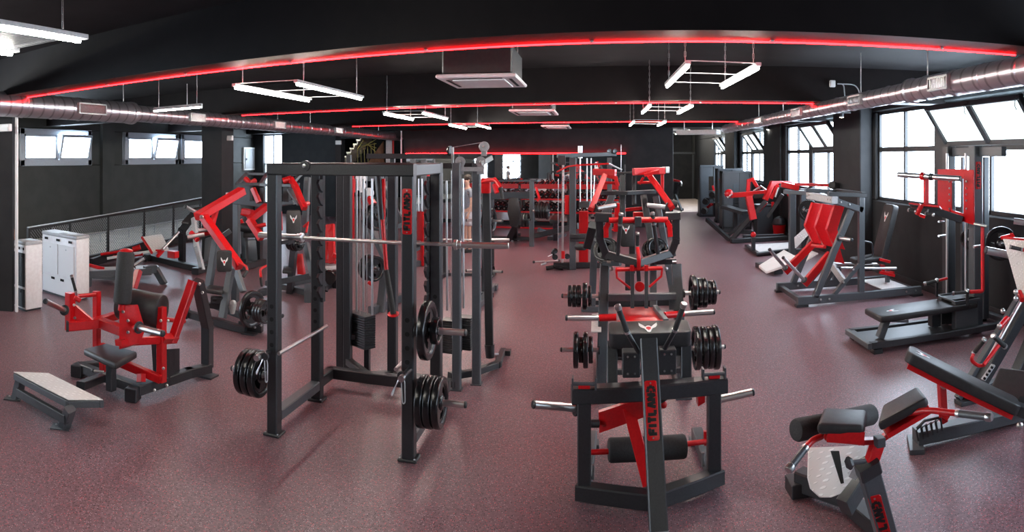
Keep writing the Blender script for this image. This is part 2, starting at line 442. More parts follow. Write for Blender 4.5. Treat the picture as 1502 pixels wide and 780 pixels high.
struct('floor', quadbox([(XL-.4,YB-.4),(XR+.4,YB-.4),(XR+.4,28),(XL-.4,28)], -.2, 0, 'gym_rubber'))
struct('floor', quadbox([(-2,28),(XR+.4,28),(XR+.4,37.2),(-2,37.2)], -.2, 0, 'tile'))
struct('floor', quadbox([(XL-.4,28),(-2,28),(-2,37),(XL-.4,37)], -.2, 0, 'tile'))
struct('ceiling', quadbox([(XL-.4,YB-.4),(XR+.4,YB-.4),(XR+.4,37.2),(XL-.4,37.2)], ZC, ZC+.2, 'ceiling_paint'))
# concrete ramp area beyond the mesh railing
struct('path', quadbox([(-10.05,6.5),(-10.95,13.2),(-11.6,17.5),(-14.28,21),(-14.28,6.5)], 0.0, .03, 'concrete'))
# ceiling beams with their red light strips at the rear lower edge
LEDX = [(33,1489),(355,1211),(517,1105)]
for i, D in enumerate((5.0, 10.67, 16.4)):
    a, b = D-.40, D
    pts = [lineX(XL-.2,a), lineX(XR+.2,a), lineX(XR+.2,b), lineX(XL-.2,b)]
    bm_ = quadbox(pts, ZB, ZC+.02, 'beam_paint'); struct(f'ceiling_beam_{i+1}', bm_)
    p0, p1 = onD(LEDX[i][0], D-.02, ZB-.012), onD(LEDX[i][1], D-.02, ZB-.012)
    th = Thing('light_strip', ['red light strip along the nearest ceiling beam', 'red light strip along the middle ceiling beam', 'red light strip along the farthest ceiling beam'][i], 'light strip', p0, 'red light strips under the beams')
    mb = MB('led'); mb.beam(p0, p1, .018, .012); th.part('light_tube', mb)
    mb = MB('light_metal')
    for k in range(8):
        q = p0.lerp(p1, (k+.5)/8) + V((0,0,.012)); mb.box(q, (.03,.05,.03))
    th.part('clip', mb)
# rear beam row over the camera
struct('ceiling_beam_4', quadbox([lineX(XL-.2,-1.1), lineX(XR+.2,-1.1), lineX(XR+.2,-.7), lineX(XL-.2,-.7)], ZB, ZC+.02, 'beam_paint'))
struct('ceiling_beam_5', quadbox([lineX(XL-.2,21.4), lineX(XR+.2,21.4), lineX(XR+.2,22.3), lineX(XL-.2,22.3)], 3.38, ZC+.02, 'beam_paint'))

# ---- left wall with openings for three small windows
def dep(px, X): return X/math.tan((px-CX)/F)
LW = [(11.54,14.42),(15.98,18.9),(19.1,22.0)]; Z0L, Z1L = 2.14, 3.22
mb = MB('wall_green')
mb.box(((XL-.2),(YB+25)/2,Z0L/2), (.4,25-YB,Z0L)); mb.box((XL-.2,(YB+25)/2,(Z1L+ZC)/2), (.4,25-YB,ZC-Z1L))
ys = [1.0] + [y for w in LW for y in w] + [25.]
mb2 = [(1.0, LW[0][0]), (LW[0][1], LW[1][0]), (LW[1][1], LW[2][0]), (LW[2][1], 25.)]
for a, b in mb2: mb.box((XL-.2,(a+b)/2,(Z0L+Z1L)/2), (.4,b-a,Z1L-Z0L))
mb.box((XL-.2,(YB+1.)/2,(Z0L+Z1L)/2), (.4,1.-YB,Z1L-Z0L))
mb.box((XL+.06,16.6*.0+15.15,1.9), (.14,.55,3.9))                  # shallow pilaster between the windows
struct('wall_left', mb)
def small_window(i, y0, y1):
    fr = MB('window_frame'); X = XL+.03; fw = .17
    for a, b in (((X,y0,Z0L+fw/2),(X,y1,Z0L+fw/2)), ((X,y0,Z1L-fw/2),(X,y1,Z1L-fw/2))): fr.beam(V(a), V(b), .12, fw)
    for y in (y0+fw/2, y1-fw/2): fr.beam(V((X,y,Z0L)), V((X,y,Z1L)), .12, fw, up=V((0,1,0)))
    ym = (y0+y1)/2; fr.beam(V((X,ym,Z0L)), V((X,ym,Z1L)), .10, .07, up=V((0,1,0)))
    w = struct(f'window_{i}', fr)
    sa = MB('window_frame'); a, b = y0+.18, ym-.06; z0, z1 = Z0L+.20, Z1L-.20
    sa.path([V((X+.03,a,z0)), V((X+.03,b,z0)), V((X+.03,b,z1)), V((X+.03,a,z1)), V((X+.03,a,z0))], .07); sa.build('fixed_sash', w)
    p = MB('pane'); p.box((X+.02,(a+b)/2,(z0+z1)/2), (.012,b-a,z1-z0)); p.build('pane', w)
    # inward tilting sash (hinged at its foot)
    a, b = ym+.07, y1-.18; dx = .15
    c = [V((X+.05,a,z0)), V((X+.05,b,z0)), V((X+.05+dx,b,z1)), V((X+.05+dx,a,z1))]
    sa = MB('window_frame'); sa.path(c+[c[0]], .085); sa.beam(c[1]+V((0,-.0,.35)), c[1]+V((.3*dx,-.05,.35)), .02); s_ = sa.build('tilting_sash', w)
    p = MB('pane'); p.prism(c, V((.012,0,.0))); p.build('pane', s_)
    p = MB('pane'); p.box((XL-.3,(a+b)/2,(z0+z1)/2), (.012,b-a+.2,z1-z0+.2)); p.build('daylight_panel', w)  # glowing panel added behind the open sash in place of daylight
for i, (a, b) in enumerate(LW): small_window(i+1, a, b)
# glazed entrance on the left wall beyond the picture's edge: its bright grid shows in the end mirror
ENT = (-3.0, 4.6); fr = MB('dark_frame'); z0_, z1_ = .75, 2.95
mbp = MB('pane'); mbp.box((XL+.03,(ENT[0]+ENT[1])/2,(z0_+z1_)/2), (.02, ENT[1]-ENT[0], z1_-z0_))
for k in range(6): z = z0_+(z1_-z0_)*k/5; fr.beam(V((XL+.05,ENT[0],z)), V((XL+.05,ENT[1],z)), .09)
for k in range(7): y = ENT[0]+(ENT[1]-ENT[0])*k/6; fr.beam(V((XL+.05,y,z0_)), V((XL+.05,y,z1_)), .08)
w = struct('window_4', fr); mbp.build('pane', w)

# ---- right wall: low parapet, head band, piers and five bays of glazing
ZS, ZT, ZH = 1.50, 2.55, 3.34
BAYS = [(27.5,30.8),(21.4,25.0),(14.2,18.8),(6.9,12.3),(-1.5,4.0)]
mb = MB('wall_paint'); ya, yb = YB, 37.
mb.box((XR+.2,(ya+yb)/2,ZS/2), (.4,yb-ya,ZS)); mb.box((XR+.2,(ya+yb)/2,(ZH+ZC)/2), (.4,yb-ya,ZC-ZH))
edges = [37.] + [y for b in BAYS for y in (b[1], b[0])] + [YB]
for k in range(0, len(edges), 2): 
    a, b = edges[k+1], edges[k]; mb.box((XR+.2,(a+b)/2,(ZS+ZH)/2), (.4,b-a,ZH-ZS))
struct('wall_right', mb)
for k, (a, b) in enumerate(((12.45,14.05),(19.1,21.1),(25.3,27.2))):
    mb = MB('wall_paint'); w_ = (.3,.10,.2)[k]; mb.box((XR-w_/2+.01,(a+b)/2,ZC/2), (w_,b-a,ZC)); struct(f'trim_{k+4}', mb)
mb = MB('dark_frame'); mb.box((XR-.012,(12.4+YB)/2,.06), (.03,12.4-YB,.12)); mb.box((XR-.012,16.6,.06), (.03,4.9,.12)); struct('baseboard_right', mb)
def big_window(i, y0, y1):
    X = XR+.10; fw = .07; fr = MB('dark_frame')
    L = y1-y0; m0, m1 = y0 + L*.49, y0 + L*.56                 # heavy mullion
    bar = lambda p, q, w=.07: fr.beam(V((X,)+p), V((X,)+q), .08 if w < .2 else .12, w, up=V((0,0,1)) if p[1]==q[1] else V((0,1,0)))
    bar((y0,ZS+.035),(y1,ZS+.035)); bar((y0,ZH-.035),(y1,ZH-.035)); bar((y0,ZT),(y1,ZT),.10)
    for y in (y0+.035, y1-.035, m1+(y1-m1)*.5, y0+(m0-y0)*.5): bar((y,ZS),(y,ZH),.06 if y > m1 or y < m0 else .07)
    bar(((m0+m1)/2,ZS),((m0+m1)/2,ZH), m1-m0)
    w = struct(f'window_{i}', fr)
    lo = MB('pane'); lo.box((X+.03,(y0+y1)/2,(ZS+ZT)/2), (.012,L,ZT-ZS)); lo.build('lower_pane', w)
    up = MB('pane'); up.box((X+.03,(m1+y1)/2,(ZT+ZH)/2), (.012,y1-m1,ZH-ZT)); up.build('upper_pane', w)
    up = MB('pane'); up.box((X+.16,(m0+y0)/2,(ZT+ZH)/2), (.012,m0-y0,ZH-ZT)); up.build('daylight_panel', w)  # added glowing sheet, stands for the bright outside behind the sashes
    n = 2; dx = .40
    for k in range(n):
        a, b = y0+.05+(m0-y0-.06)*k/n, y0+.05+(m0-y0-.06)*(k+1)/n-.04
        c = [V((X-.04,a,ZT+.07)), V((X-.04,b,ZT+.07)), V((X-.04-dx,b,ZH-.13)), V((X-.04-dx,a,ZH-.13))]
        sa = MB('dark_frame'); sa.path(c+[c[0]], .085); sa.tube([c[3]+V((0,.1,0)), c[3]+V((.02,.13,-.12)), c[3]+V((.07,.16,-.16))], .008, 8)
        s_ = sa.build('tilting_sash', w); p = MB('sash_glass'); p.prism(c, V((.012,0,0))); p.build('pane', s_)
for i, (a, b) in enumerate(BAYS): big_window(i+5, a, b)

# ---- end wall, its mirror, opening to the stairs and recess with the roller door
def wallseg(pa, pb, z0, z1, t, m, mb):
    d = (pb-pa).normalized(); n = V((-d.y, d.x, 0)); mb.prism([V((pa.x,pa.y,z0)), V((pb.x,pb.y,z0)), V((pb.x+n.x*t,pb.y+n.y*t,z0)), V((pa.x+n.x*t,pa.y+n.y*t,z0))], V((0,0,z1-z0)), m)
mb = MB('wall_paint'); DW = 22.
c0 = lineX(XL-.4, DW); g0, g1 = onD(386,DW), onD(413,DW); s0, s1 = onD(500,DW), onD(592,DW); e1 = onD(987,DW)
wallseg(c0, g0, 0, ZC, .3, 'wall_paint', mb); wallseg(g0, g1, 3.36, ZC, .3, 'wall_paint', mb)
wallseg(g1, s0, 0, ZC, .3, 'wall_paint', mb); wallseg(s0, s1, 3.12, ZC, .3, 'wall_paint', mb); wallseg(s1, e1, 0, ZC, .3, 'wall_paint', mb)
struct('wall_back', mb)
fr = MB('window_frame')
for p in (g0, g1, g0.lerp(g1,.5)): fr.beam(V((p.x,p.y+.15,0)), V((p.x,p.y+.15,3.36)), .06)
for z in (.05,2.1,3.33): fr.beam(V((g0.x,g0.y+.15,z)), V((g1.x,g1.y+.15,z)), .06)
w = struct('door_1', fr); mb = MB('pane'); mb.prism([V((g0.x,g0.y+.2,2.1)), V((g1.x,g1.y+.2,2.1)), V((g1.x,g1.y+.2,3.36)), V((g0.x,g0.y+.2,3.36))], V((0,.012,0))); mb.build('upper_pane', w)
mb = MB('sash_glass'); mb.prism([V((g0.x,g0.y+.2,0)), V((g1.x,g1.y+.2,0)), V((g1.x,g1.y+.2,2.1)), V((g0.x,g0.y+.2,2.1))], V((0,.012,0))); mb.build('lower_pane', w)
mb = MB('wall_green'); mb.box(((e1.x+XR)/2-2,37,ZC/2), (XR-e1.x+5,.3,ZC)); struct('wall_north', mb)
mb = MB('grey_metal'); 
for k in range(14): mb.box((4.15,36.80,.09+k*.18), (2.95,.05,.172))
mb.box((4.15,36.78,2.62), (3.05,.12,.12)); struct('door_2', mb)
mb = MB('wall_paint'); mb.box((-4.5,36.9,ZC/2), (20,.3,ZC)); mb.box((-2.0,30.,ZC/2), (.3,14,ZC)); mb.box((XL-.2,30.8,ZC/2),(.4,12.4,ZC)); struct('wall_far', mb)
mb = MB('wall_paint'); mb.box(((XL+XR)/2,YB-.2,ZC/2), (XR-XL+.8,.4,ZC)); struct('wall_front', mb)
# mirror on the end wall
ma, mc = onD(596,DW-.03), onD(918,DW-.03)
mb = MB('mirror'); mb.prism([V((ma.x,ma.y,.14)), V((mc.x,mc.y,.14)), V((mc.x,mc.y,2.50)), V((ma.x,ma.y,2.50))], NB*.02)
single('wall_mirror', mb, 'wide frameless mirror covering the lower end wall behind the dumbbells', 'mirror')
th = Thing('light_strip', 'red light strip glowing along the top of the end wall mirror', 'light strip', V((ma.x,ma.y,2.5)), 'red light strip over the mirror')
mb = MB('led'); mb.beam(V((ma.x,ma.y,2.53))-NB*.07, V((mc.x,mc.y,2.53))-NB*.07, .02, .02); th.part('light_tube', mb)
mb = MB('red_metal'); mb.beam(V((ma.x,ma.y,2.50))-NB*.02, V((mc.x,mc.y,2.50))-NB*.02, .04, .03); th.part('rail', mb)

# ---- columns
def colbox(name, pa, pb, depth, z1=ZC, m='wall_paint'):
    mb = MB(m); wallseg(V((pa.x,pa.y,0)), V((pb.x,pb.y,0)), 0, z1, depth, m, mb); struct(name, mb)
pa = G(18,457); colbox('wall_left_column_1', pa+V((-1.2,-.9,0)), pa, .12)
mb = MB('print_white'); mb.beam(pa+V((.045,.05,.0)), pa+V((.045,.05,3.2)), .05, .03); struct('trim_1', mb)
pc = at(296,300,15.2); pd = at(325,300,15.0); pc.z = pd.z = 0
colbox('wall_left_column_2', pc, pd, .75); 
pe = at(492,300,24.); pf = at(500,300,24.); pe.z = pf.z = 0; colbox('wall_left_column_3', pe, pf, .3)
def em_light(c, d, lab):
    th = Thing('emergency_light', lab, 'emergency light', c, 'emergency lights high on the columns')
    mb = MB('white_plastic'); mb.box(c, d, bev=.01); th.part('housing', mb)
    mb = MB('print_white'); mb.box(V(c)+V((0,-d[1]/2-.004,-.02)), (d[0]*.85,.01,d[2]*.5)); th.part('diffuser', mb)
em_light(at(6,187.5,9.95), (.32,.07,.115), 'white emergency light on the dark column at the far left edge')
em_light(at(335.5,202.5,15.32), (.22,.08,.12), 'white emergency light on the wide column beside the electrical panel')
em_light(at(496.5,209,23.7), (.22,.08,.15), 'white emergency light on the slim column before the stairs')
# electrical panel
c = at(364,233,26.6); th = Thing('electrical_panel', 'pale electrical panel with white frame on the left wall', 'electrical panel', V((XL+.05,c.y,1.85)))
yp = dep(364,XL); mb = MB('print_white'); mb.box((XL+.04,yp,2.32), (.08,.95,.98)); th.part('frame', mb)
mb = MB('light_metal'); mb.box((XL+.09,yp,2.32), (.03,.8,.86)); d_ = th.part('door', mb); mb = MB('black_metal'); mb.box((XL+.12,yp-.33,2.3), (.03,.05,.08)); th.part('latch', mb, d_)
c = at(334.5,287,14.7); th = Thing('socket_box', 'small grey socket box on the wide column above the railing end', 'socket', c)
mb = MB('light_metal'); mb.box(c, (.11,.05,.15), bev=.008); th.part('cover', mb); mb = MB('black_metal'); mb.cyl(c+V((0,-.02,-.02)), c+V((0,-.07,-.02)), .03); th.part('plug', mb)

# ---- ducts
def duct(X, z, segs, lab, vents, side):
    th = Thing('air_duct', lab, 'air duct', (X, segs[0][0], z), 'round metal air ducts')
    mb = MB('duct_metal')
    for y0, y1, r in segs:
        mb.tube([V((X,y0,z)), V((X,y1,z))], r, 40)
        y = y0
        while y < y1:
            mb.lathe((X,y,z), (0,1,0), [(r,-.012),(r+.008,0),(r,.012)], 40, cap=False); y += .6
    for a, b in zip(segs[:-1], segs[1:]): mb.lathe((X,a[1],z), (0,1,0), [(a[2],-.05),(a[2]+.015,-.03),(a[2]+.015,.03),(b[2],.05)], 40)
    th.part('pipe', mb)
    for y, w, h in vents:
        r = [s_[2] for s_ in segs if s_[0] <= y <= s_[1]][0]
        mb = MB('light_metal'); x0 = X + side*(r+.012)
        for zz in (h/2, -h/2): mb.beam(V((x0,y-w/2,z+zz)), V((x0,y+w/2,z+zz)), .05, .022)
        for yy in (-w/2, w/2): mb.beam(V((x0,y+yy,z-h/2)), V((x0,y+yy,z+h/2)), .022, .05, up=V((1,0,0)))
        v = th.part('vent_frame', mb); mb = MB('steel'); k = 0
        while k*.035 < w-.02: mb.beam(V((x0,y-w/2+.02+k*.035,z-h/2)), V((x0,y-w/2+.02+k*.035,z+h/2)), .006, .03, up=V((1,.5,0))); k += 1
        mb.box((x0-side*.02,y,z), (.006,w,h), 'hole'); th.part('vent_slats', mb, v)
    y = segs[0][0] + .8; mb = MB('steel')
    while y < segs[-1][1]: 
        mb.cyl((X,y,z), (X,y,ZC), .008); y += 1.9
    th.part('hanger', mb)
dl = lambda px: dep(px, -7.6)
duct(-7.6, 3.18, [(2.0,dl(192),.185),(dl(192),24.4,.15)], 'long round metal duct hung along the left side of the ceiling', [(dl(123),.62,.16),(dl(280),.5,.15),(dl(402),.55,.15),(dl(490),.55,.15)], 1)
dr = lambda px: dep(px, 3.6)
duct(3.6, 3.18, [(-2.0,dr(1338),.135),(dr(1338),17.8,.115)], 'long round metal duct hung along the window side of the ceiling', [(dr(1394),.40,.13),(dr(1266),.42,.12),(dr(1178),.5,.12),(dr(1121),.6,.11)], -1)
p, q = at(995,194.5,19.), at(1054,193.5,18.4)
th = Thing('cross_duct', 'short pale rectangular duct crossing at the end of the window side duct', 'air duct', p)
mb = MB('light_metal'); mb.beam(p, q, .3, .13); th.part('casing', mb); mb = MB('steel')
for k in range(3): mb.beam(p+V((0,-.152,-.04+k*.04)), q+V((0,-.152,-.04+k*.04)), .006, .012)
th.part('slats', mb)
for t_ in (.15,.85): x = p.lerp(q,t_); mb = MB('steel'); mb.cyl((x.x,x.y,x.z),(x.x,x.y,ZC),.012); th.part('hanger', mb)

# ---- ceiling lights
def chain(mb, p, z1):
    z = p.z; k = 0; mb.m = 'steel'
    while z < z1:
        a = .006 if k % 2 else 0; b = 0 if k % 2 else .006
        mb.tube([V((p.x-a,p.y-b,z)), V((p.x-a,p.y-b,z+.045)), V((p.x+a,p.y+b,z+.045)), V((p.x+a,p.y+b,z)), V((p.x-a,p.y-b,z))], .0024, 5); z += .045; k += 1
def fixture(x0, x1, y0, y1, z, lab, mesh=False):
    th = Thing('ceiling_light', lab, 'ceiling light', ((x0+x1)/2,(y0+y1)/2,z), 'hanging twin tube ceiling lights')
    for x in (x0, x1):
        mb = MB('light_metal'); mb.beam(V((x,y0-.04,z+.032)), V((x,y1+.06,z+.032)), .045, .032); h = th.part('tube_housing', mb)
        mb = MB('lamp'); mb.tube([V((x,y0,z)), V((x,y1,z))], .015, 12); th.part('light_tube', mb, h)
    for y in (y0, (y0+y1)/2, y1):
        mb = MB('light_metal'); mb.beam(V((x0,y,z+.05)), V((x1,y,z+.045)), .012, .008); th.part('crossbar', mb)
    if mesh:
        mb = MB('grey_metal'); k = 0
        while y0 + k*.03 < y1: mb.beam(V((x0,y0+k*.03,z+.03)), V((x1,y0+k*.03,z+.03)), .012, .003); k += 1
        th.part('louvre', mb)
    for x in (x0, x1):
        for y in (y0+.15, y1-.15):
            mb = MB('steel'); chain(mb, V((x,y,z+.06)), ZC); th.part('chain', mb)
fixture(-3.71,-3.0,1.45,2.93,3.15,'twin tube light with a fine louvre at the near left corner of the ceiling', True)
fixture(-3.73,-2.98,6.0,7.85,3.15,'twin tube light hanging just behind the nearest red strip over the power rack side')
fixture(-3.66,-2.95,10.8,12.6,3.15,'twin tube light hanging behind the middle red strip over the power rack side')
fixture(-3.45,-2.8,15.0,17.0,3.15,'smallest twin tube light hanging beside the flat air unit near the end wall')
fixture(.76,1.36,5.33,6.87,3.15,'twin tube light hanging just behind the nearest red strip on the window side')
fixture(.8,1.42,9.5,11.1,3.15,'twin tube light hanging below the middle red strip on the window side')
fixture(.82,1.5,13.9,15.6,3.15,'smallest twin tube light hanging near the end wall on the window side')
fixture(-11.2,-10.4,25.2,26.8,3.66,'added twin tube light over the stairs beyond the rear opening')  # unseen fixture added to brighten the dark stairs
fixture(3.5,4.3,29.5,31.2,3.62,'added twin tube light over the tiled lobby beyond the end wall')  # added out of sight behind the cross duct to lighten the recess
fixture(3.5,4.3,33.0,34.7,3.62,'added twin tube light in the tiled lobby nearest the roller door')  # second added fixture, brightens the recess wall and door
fixture(-12.6,-11.8,6.9,8.6,3.15,'added twin tube light over the start of the ramp')  # out-of-view fixture added to brighten the ramp
fixture(-9.4,-8.6,3.2,4.8,3.15,'added twin tube light by the entrance beyond the picture edge')  # out-of-view fixture added to light the turnstiles and left side
fixture(.8,1.42,-3.6,-2.0,3.15,'twin tube light behind the camera on the window side')
a, b = at(226,163,10.6), at(296,157,10.2)
th = Thing('ceiling_light', 'single tube light above the left duct over the ramp', 'ceiling light', a)
mb = MB('light_metal'); mb.beam(a+V((0,0,.035)), b+V((0,0,.035)), .06, .05); h = th.part('tube_housing', mb); mb = MB('lamp'); mb.tube([a, b], .013, 12); th.part('light_tube', mb, h)
mb = MB('steel'); mb.cyl(a.lerp(b,.1), V((*a.lerp(b,.1).xy,ZC)), .005); mb.cyl(a.lerp(b,.9), V((*a.lerp(b,.9).xy,ZC)), .005); th.part('hanger', mb)

# ---- air conditioning cassettes
def cassette(x0, x1, y0, y1, z, lab):
    cx, cy = (x0+x1)/2, (y0+y1)/2; th = Thing('air_conditioner', lab, 'air conditioner', (cx,cy,z), 'ceiling air units with white panels')
    mb = MB('dark_frame'); mb.box((cx,cy,z+.04+.15), (x1-x0-.10,y1-y0-.14,.30)); mb.box((x1-.2,cy-.1,z+.42), (.2,.3,.2)); th.part('body', mb)
    for x in (x0+.1,x1-.1):
        for y in (y0+.12,y1-.12): mb = MB('steel'); mb.cyl((x,y,z+.3), (x,y,ZC), .008); th.part('hanger', mb)
    mb = MB('white_plastic'); mb.box((cx,cy,z+.02), (x1-x0,y1-y0,.04), bev=.012); pn = th.part('panel', mb)
    mb = MB('hole')
    for s_ in (-1,1): mb.box((cx+s_*(x1-x0)*.40,cy,z-.001), (.03,(y1-y0)*.66,.006)); mb.box((cx,cy+s_*(y1-y0)*.40,z-.001), ((x1-x0)*.62,.03,.006))
    th.part('air_slots', mb, pn)
    mb = MB('white_plastic'); mb.box((cx,cy,z-.006), ((x1-x0)*.66,(y1-y0)*.66,.014), bev=.005); th.part('intake_cover', mb, pn)
    mb = MB('white_plastic'); mb.lathe((x1-.12,y0+.15,z+.34), (0,0,1), [(.02,0),(.06,.01),(.06,.09),(.05,.1)], 16); th.part('pipe_cap', mb)
cassette(-1.62,-.79,6.40,7.42,3.2,'largest air unit with white panel hanging behind the nearest red strip')
cassette(-1.53,-.72,11.3,12.5,3.2,'air unit with flat white panel hanging behind the middle red strip')
cassette(-1.45,-.70,17.0,18.6,3.2,'farthest air unit with flat white panel near the end wall')
# junction box and conduits on beam 2
c = onD(1221,10.22,3.58); th = Thing('junction_box', 'white junction box with curved conduits high above the window side duct', 'junction box', c)
mb = MB('white_plastic'); mb.box(c, (.09,.06,.11), bev=.01); th.part('cover', mb)
mb = MB('light_metal'); p = c+V((.08,-.02,0)); mb.tube([p, p+V((.28,-.04,0)), p+V((.36,-.06,-.10)), p+V((.37,-.06,-.3))], .010, 8, fillet=.1); mb.tube([p, p+V((.1,-.02,0)), p+V((.13,-.02,-.3))], .010, 8, fillet=.06); th.part('conduit', mb)
# small downlights on the window piers
for px, py, r, lab in ((1234.5,172,13.4,'small black downlight on the nearest window pier'),(1126,190,21.2,'small black downlight on the second window pier')):
    c = at(px,py,r); th = Thing('wall_light', lab, 'wall light', c, 'downlights on the window piers')
    mb = MB('black_metal'); mb.cyl(c, c+V((0,0,.16)), .05); mb.beam(c+V((0,0,.1)), c+V((.2,.0,.1)), .03); th.part('lamp_body', mb)
    mb = MB('lamp'); mb.cyl(c+V((0,0,-.002)), c+V((0,0,.0)), .04); th.part('lens', mb)

# ---- mesh railing of the ramp
th = Thing('railing', 'black railing with wire mesh panels along the ramp by the left wall', 'railing', G(41,395))
ra, rb = at(41,333.5,13.0), at(297,289.5,19.3)
def rl(t): return ra.lerp(rb, t)
mb = MB('light_metal'); mb.beam(ra, rb, .05, .015); th.part('handrail_top', mb)
mb = MB('dark_frame'); mb.beam(ra-V((0,0,.04)), rb-V((0,0,.04)), .045, .05); mb.beam(V((ra.x,ra.y,.12)), V((rb.x,rb.y,.12)), .045, .045); th.part('rail', mb)
for px in (42,102,158,211,254,293):
    r_ = ray(px); # intersect with rail line
    d = rb-ra; t = (ra.x*r_.y-ra.y*r_.x)/(d.y*r_.x-d.x*r_.y); p = rl(t)
    mb = MB('dark_frame'); mb.beam(V((p.x,p.y,.0)), V((p.x,p.y,p.z-.02)), .06); th.part('post', mb)
mb = MB('silver_metal'); d = (rb-ra); L = V((d.x,d.y,0)).length; d2 = V((d.x,d.y,0)).normalized(); n = int(L/.075)
for k in range(n+12):
    for s_ in (1,-1):
        s0_ = k*.075*1.0 - (0 if s_ == 1 else 0); s1_ = s0_ + s_*.85
        a_, b_ = s0_, s1_; z0_, z1_ = .14, .99
        if s_ == 1:
            if a_ > L: continue
            if b_ > L: z1_ = z0_ + (L-a_); b_ = L
        else:
            if b_ > L: continue
            if a_ > L: z0_ = z0_ + (a_-L); a_ = L
            if b_ < 0: z1_ = z1_ + b_; b_ = 0
        if z1_-z0_ < .03: continue
        mb.beam(V((ra.x,ra.y,z0_))+d2*a_, V((ra.x,ra.y,z1_))+d2*b_, .009, .006)
th.part('wire_mesh', mb)
mb = MB('dark_frame'); mb.beam(V((rb.x,rb.y,.09)), V((ra.x,ra.y,.09)), .10, .18); struct('trim_2', mb)
th = Thing('handrail', 'thin second handrail standing on the ramp beyond the wire mesh', 'handrail', (-12.6,12,0))
p, q = at(100,349,17.0), at(290,318,22.5); mb = MB('steel'); mb.tube([p, q], .02); th.part('rail', mb)
for k in range(6): 
    x = p.lerp(q, k/5); mb = MB('steel'); mb.cyl((x.x,x.y,.03), x, .015); th.part('post', mb)

# ---- stairs beyond the opening
th = Thing('staircase', 'staircase with white stepped side and wooden panel beyond the rear opening', 'staircase', at(530,300,27.5)*1.0)
th.loc.z = 0; th.o.location.z = 0
mb = MB('concrete')
for k in range(-10,7):
    px = 499 + k*4.8; z = 2.22 + k*.18; a, b = at(px,300,28.), at(px+6,300,28.)
    mb.box((a.x+(b.x-a.x)/2, a.y+.7, z), ((b-a).length*1.15,1.4,.07)); mb.box((b.x, b.y+.7, z+.09), (.04,1.4,.20))
th.part('steps', mb)
mb = MB('wood'); a, b, c = at(540,238,27.), at(563,238,27.), at(562,207,27.); mb.prism([a,b,c], V((0,.12,0))); th.part('wooden_side', mb)
mb = MB('yellow_paint')
for k in range(4): mb.tube([at(524+k*2,221-k*6,27.2), at(552,204-k*0.5+k*7,27.2)], .015, 6)
for k in range(6): mb.tube([at(524+k*5,222-k*2.5,27.2), at(524+k*5+1,238,27.2)], .012, 6)
mb.tube([at(524,219,27.2), at(534,205,27.2)], .02, 6); th.part('handrail', mb)
mb = MB('white_plastic'); a, b = at(566,300,26.), at(575,300,26.); a.z = b.z = 0; wallseg(a, b, 0, 3.1, .1, 'white_plastic', mb); struct('door_3', mb)
mb = MB('print_red'); a, b = at(575.5,300,26.), at(578,300,26.); a.z = b.z = 0; wallseg(a, b, 0, 3.1, .1, 'print_red', mb); struct('trim_3', mb)
p = onD(588.5,21.8); mb = MB('white_plastic'); mb.cyl((p.x,p.y,0), (p.x,p.y,3.7), .03); single('water_pipe', mb, 'slim white vertical pipe beside the rear opening', 'pipe')
# turnstile cabinets
def cabinet(bl, bc, br, z1, lab, dark):
    bl, bc, br = bl.copy(), bc.copy(), br.copy(); bk = bl+br-bc; th = Thing('turnstile_cabinet', lab, 'turnstile', bc, 'white turnstile cabinets')
    mb = MB('white_plastic'); mb.slab([bl+V((0,0,.03)), bc+V((0,0,.03)), br+V((0,0,.03)), bk+V((0,0,.03))], V((0,0,z1-.09)), .01, 2); th.part('body', mb)
    mb = MB('light_metal'); mb.slab([p+(p-(bl+br)/2)*.02+V((0,0,z1-.058)) for p in (bl,bc,br,bk)], V((0,0,.055)), .012, 2)
    mb.lathe((bl+br)/2*.0 + bc.lerp(bk,.5)+V((0,0,z1-.002)), (0,0,1), [(.05,0),(.05,.006),(.02,.008)], 20, 'steel'); th.part('lid', mb)
    mb = MB('dark_frame'); mb.slab([p+V((0,0,.0)) for p in (bl.lerp(bk,.05),bc.lerp(bk,.05),br.lerp(bl,.05),bk)], V((0,0,.03)), 0); th.part('plinth', mb)
    u = (bc-bl); n = V((u.y,-u.x,0)).normalized(); 
    if n.dot(bl) > 0: n = -n
    def fp(s_, z, o=.006): return bl + u*s_ + V((0,0,z)) + n*o
    for a, b in ((.06,.48),(.52,.94)):
        mb = MB('dark_frame' if dark else 'print_white'); mb.prism([fp(a,.38), fp(b,.38), fp(b,.90), fp(a,.90)], n*.008); d_ = th.part('door', mb)
        mb = MB('steel'); mb.bolt(fp((a+b)/2,.83,.014), n, .012); th.part('lock', mb, d_)
    mb = MB('dark_frame' if dark else 'print_white'); mb.prism([fp(.06,.06), fp(.94,.06), fp(.94,.34), fp(.06,.34)], n*.006); th.part('lower_panel', mb)
    for s_, z in ((.15,.97),(.5,.97),(.85,.97),(.35,.30),(.62,.30)):
        mb = MB('hole'); mb.prism([fp(s_-.05,z-.02,.013), fp(s_+.05,z-.02,.013), fp(s_+.05,z+.02,.013), fp(s_-.05,z+.02,.013)], n*.004); th.part('sensor', mb)
cabinet(G(62,427), G(112,443), G(131,438), 1.085, 'white turnstile cabinet with bright doors beside the ramp railing', False)
cabinet(G(21,451), G(38,457.5), G(62,453), 1.085, 'turnstile cabinet with dark glossy front beside the far left column', True)
